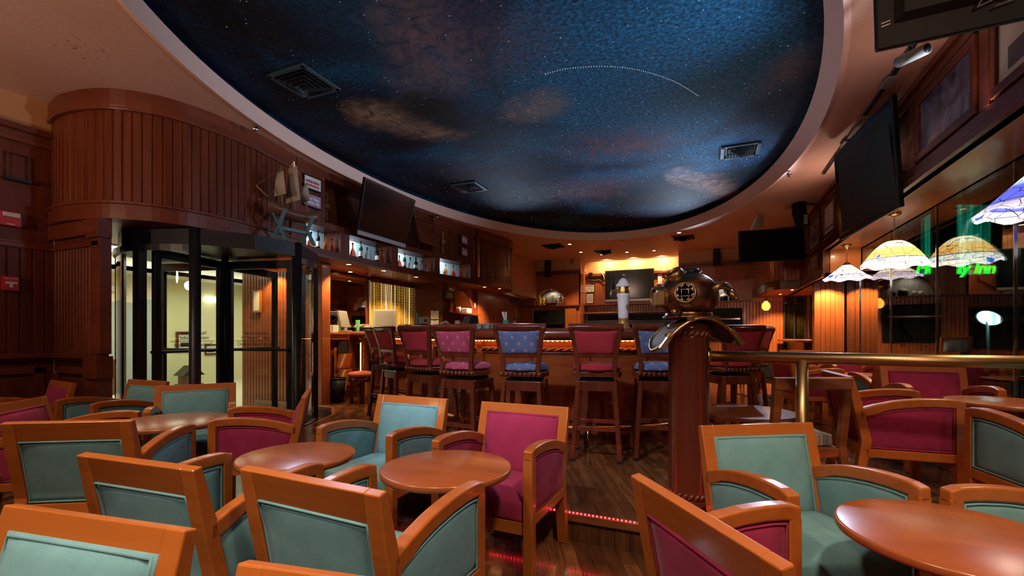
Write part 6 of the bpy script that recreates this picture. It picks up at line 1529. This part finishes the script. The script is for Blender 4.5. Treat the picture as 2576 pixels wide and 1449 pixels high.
m.build('socket', BLK, t)
q = [onZ(x, y, PL+.008) for x, y in ((1909, 1016), (1898, 1008), (1884, 997), (1868, 992), (1850, 990))]; m = MB(); m.tube(q, .007, 6); tag(m.build('cord', BLK), 'thin black lead on the floor running left from the white power box', 'cable')

# ------------------------------------------------------------------ downlight fittings
def fitting(lab, loc, group, m=E_WARM, r=.045):
    t = thing('downlight', lab, 'downlight', loc, 0, group)
    MB().lathe([(r, 0), (r*1.5, -.001), (r*1.55, -.006), (r*1.0, -.010)], 20).build('ring', BRASS, t); MB().lathe([(1e-3, -.004), (r, -.004)], 16).build('lamp', m, t)
w_ = ('first', 'second', 'third', 'fourth', 'fifth', 'sixth')
for i, (px, py) in enumerate(((1433, 614), (1461, 634), (1514, 640), (1577, 634), (1645, 630), (1708, 585))): p = onZ(px, py, CEIL); fitting('%s from the left of the bright downlights in the far ceiling' % w_[i], (p.x, p.y, CEIL-.001), 'downlights in the far ceiling', r=.05)
for i, (px, py) in enumerate(((877, 665), (881, 684), (965, 681), (1047, 697), (1219, 722), (1257, 726))): p = onZ(px, py, 2.56); fitting('%s from the left of the downlights under the back-bar soffit' % w_[i], (p.x, p.y, 2.564), 'downlights under the back-bar soffit')
for i, (px, py) in enumerate(((1942, 749), (1963, 740), (1993, 729), (2087, 716))): p = onZ(px, py, 2.45); fitting('%s from the left of the downlights in the far right corner' % w_[i], (p.x, p.y, 2.449), 'downlights in the far right corner')
for lab, px, py, x in (('tiny lamp at the top of the left arched niche', 1386, 722, NCL), ('tiny lamp at the top of the right arched niche', 1806, 705, NCR)): fitting(lab, (x, BF+.12, ZS+NR-.012), None, r=.03); spot('niche_spot', (x, BF+.13, ZS+NR-.04), (x, BF+.2, ZS), 9, NEUT, 150, .6, .02)
fitting('tiny lamp at the top of the niche behind the bar', (JB[0]-.16, 9.99, 2.43), None, r=.03); spot('niche_spot', (JB[0]-.16, 9.99, 2.41), (JB[0]-.15, 9.99, 1.9), 7, WARM, 150, .6, .02)
for k, (y0, y1) in enumerate(NI): ym = (y0+y1)/2; spot('bottle_niche_spot', (fa(ym)-.20, y0+.25*(y1-y0), NZ1-.01), (fa(ym)-.30, y0+.35*(y1-y0), NZ0+.1), 14, (.85, .95, 1), 165, .6, .02)
def rimspot(lab, px, py):
    p = onZ(px, py, CEIL-.03); q = Vector((p.x-EC[0], p.y-EC[1])); k_ = sqrt((q[0]/EA)**2+(q[1]/EB)**2); q = q/k_*(1.012); t = thing('rim_spotlight', lab, 'spotlight', (EC[0]+q[0], EC[1]+q[1], CEIL-.001)); MB().lathe([(.012, .0), (.012, -.03), (.035, -.035), (.035, -.085), (.028, -.09), (1e-3, -.088)], 14).build('body', CHROM, t)
for lab, px, py in (('small chrome spotlight on the oval rim above the beaded drum', 768, 334), ('small red-tinted spotlight on the oval rim above the louvred shutter', 1148, 522), ('small spotlight on the oval rim above the helmet, at the right', 1910, 432), ('small spotlight at the far point of the oval rim', 1548, 582)): rimspot(lab, px, py)
# ------------------------------------------------------------------ lobby things seen through the door
LX = -13.2
p = onA(470, 960, -12.7); t = thing('model_house', 'dark little model house on the lobby floor seen through the revolving door', 'model house', (-12.6, p.y, .0)); t.scale = (.62, .62, .70)
MB().box(-.35, .35, -.38, .38, 0, .10).build('plinth', DBRN, t); MB().box(-.25, .25, -.30, .30, .10, .42).build('walls', DKW, t); MB().prism([(-.45, .42), (.45, .42), (0, .78)], Matrix(((0, 0, 1, 0), (1, 0, 0, 0), (0, 1, 0, 0), (0, 0, 0, 1))), -.34, .34).build('roof', DBRN, t)
for lab, px0, py0, px1, py1 in (('large framed landscape print on the yellow lobby wall', 441, 834, 492, 884), ('small framed print on the yellow lobby wall right of the round post', 514, 866, 545, 892)):
    a, b_ = onA(px0, py0, LX), onA(px1, py1, LX); t = thing('lobby_picture', lab, 'picture', (LX+.001, (a.y+b_.y)/2, (a.z+b_.z)/2), R(90)); w2, h2 = abs(b_.y-a.y), abs(a.z-b_.z)
    MB().box(-w2/2, w2/2, -.04, 0, -h2/2, h2/2).build('frame', DKW, t, .01); MB().box(-w2*.38, w2*.38, -.043, -.04, -h2*.34, h2*.34).build('print', CREAMART, t); m = MB(); m.box(-w2*.3, w2*.25, -.0445, -.043, -h2*.25, -h2*.05); m.build('drawing', INK, t)
p = onA(527, 754, LX); t = thing('sconce', 'white glowing wall light on the yellow lobby wall', 'wall light', (LX+.001, p.y, p.z), R(90)); MB().sphere((-.09, -.10, 0), .09, n=12, m=8).sphere((.09, -.10, 0), .09, n=12, m=8).build('shade', E_WHT, t); MB().box(-.12, .12, -.04, 0, -.04, .04).build('plate', BRASS, t)
p = onA(272, 775, LX); t = thing('lobby_sign', 'grey sign with an arrow on the lobby wall in the gap left of the door', 'sign', (LX+.001, p.y, p.z), R(90)); MB().box(-.2, .2, -.02, 0, -.12, .12).build('plate', GRYW, t); m = MB(); m.box(-.14, .02, -.022, -.02, -.012, .012); m.add([(-.16, -.022, 0), (-.08, -.022, .05), (-.08, -.022, -.05)], [(0, 1, 2)]); m.build('arrow', INK, t)
p = onA(268, 735, LX); t = thing('fish_ornament', 'pale carved fish ornament on the lobby wall in the gap left of the door', 'ornament', (LX+.001, p.y, p.z+.1), R(90)); MB().sphere((0, -.06, 0), .26, .05, .10, 16, 10).build('body', CREAMART, t); MB().prism([(.22, 0), (.42, .16), (.36, 0), (.42, -.16)], Matrix(((1, 0, 0, 0), (0, 0, 1, 0), (0, 1, 0, 0), (0, 0, 0, 1))), -.07, -.05).build('tail', CREAMART, t)
p = onA(272, 900, -11.6); t = thing('lobby_console', 'dark console table in the lobby in the gap left of the door', 'table', (-12.6, p.y, 0)); MB().box(-.3, .3, -.5, .5, .72, .80).build('top', DKW, t); [MB().box(x-.03, x+.03, y-.03, y+.03, 0, .72).build('leg', DKW, t) for x in (-.25, .25) for y in (-.44, .44)]
p = onB(648, 758, VB-.02); t = thing('small_picture', 'small picture frame seen edge-on on the orange boards behind the door', 'picture', (p.x, VB-.014, p.z)); MB().box(-.10, .10, -.03, 0, -.20, .20).build('frame', MAHL, t, .004); MB().box(-.07, .07, -.033, -.03, -.17, .17).build('print', CREAMART, t)
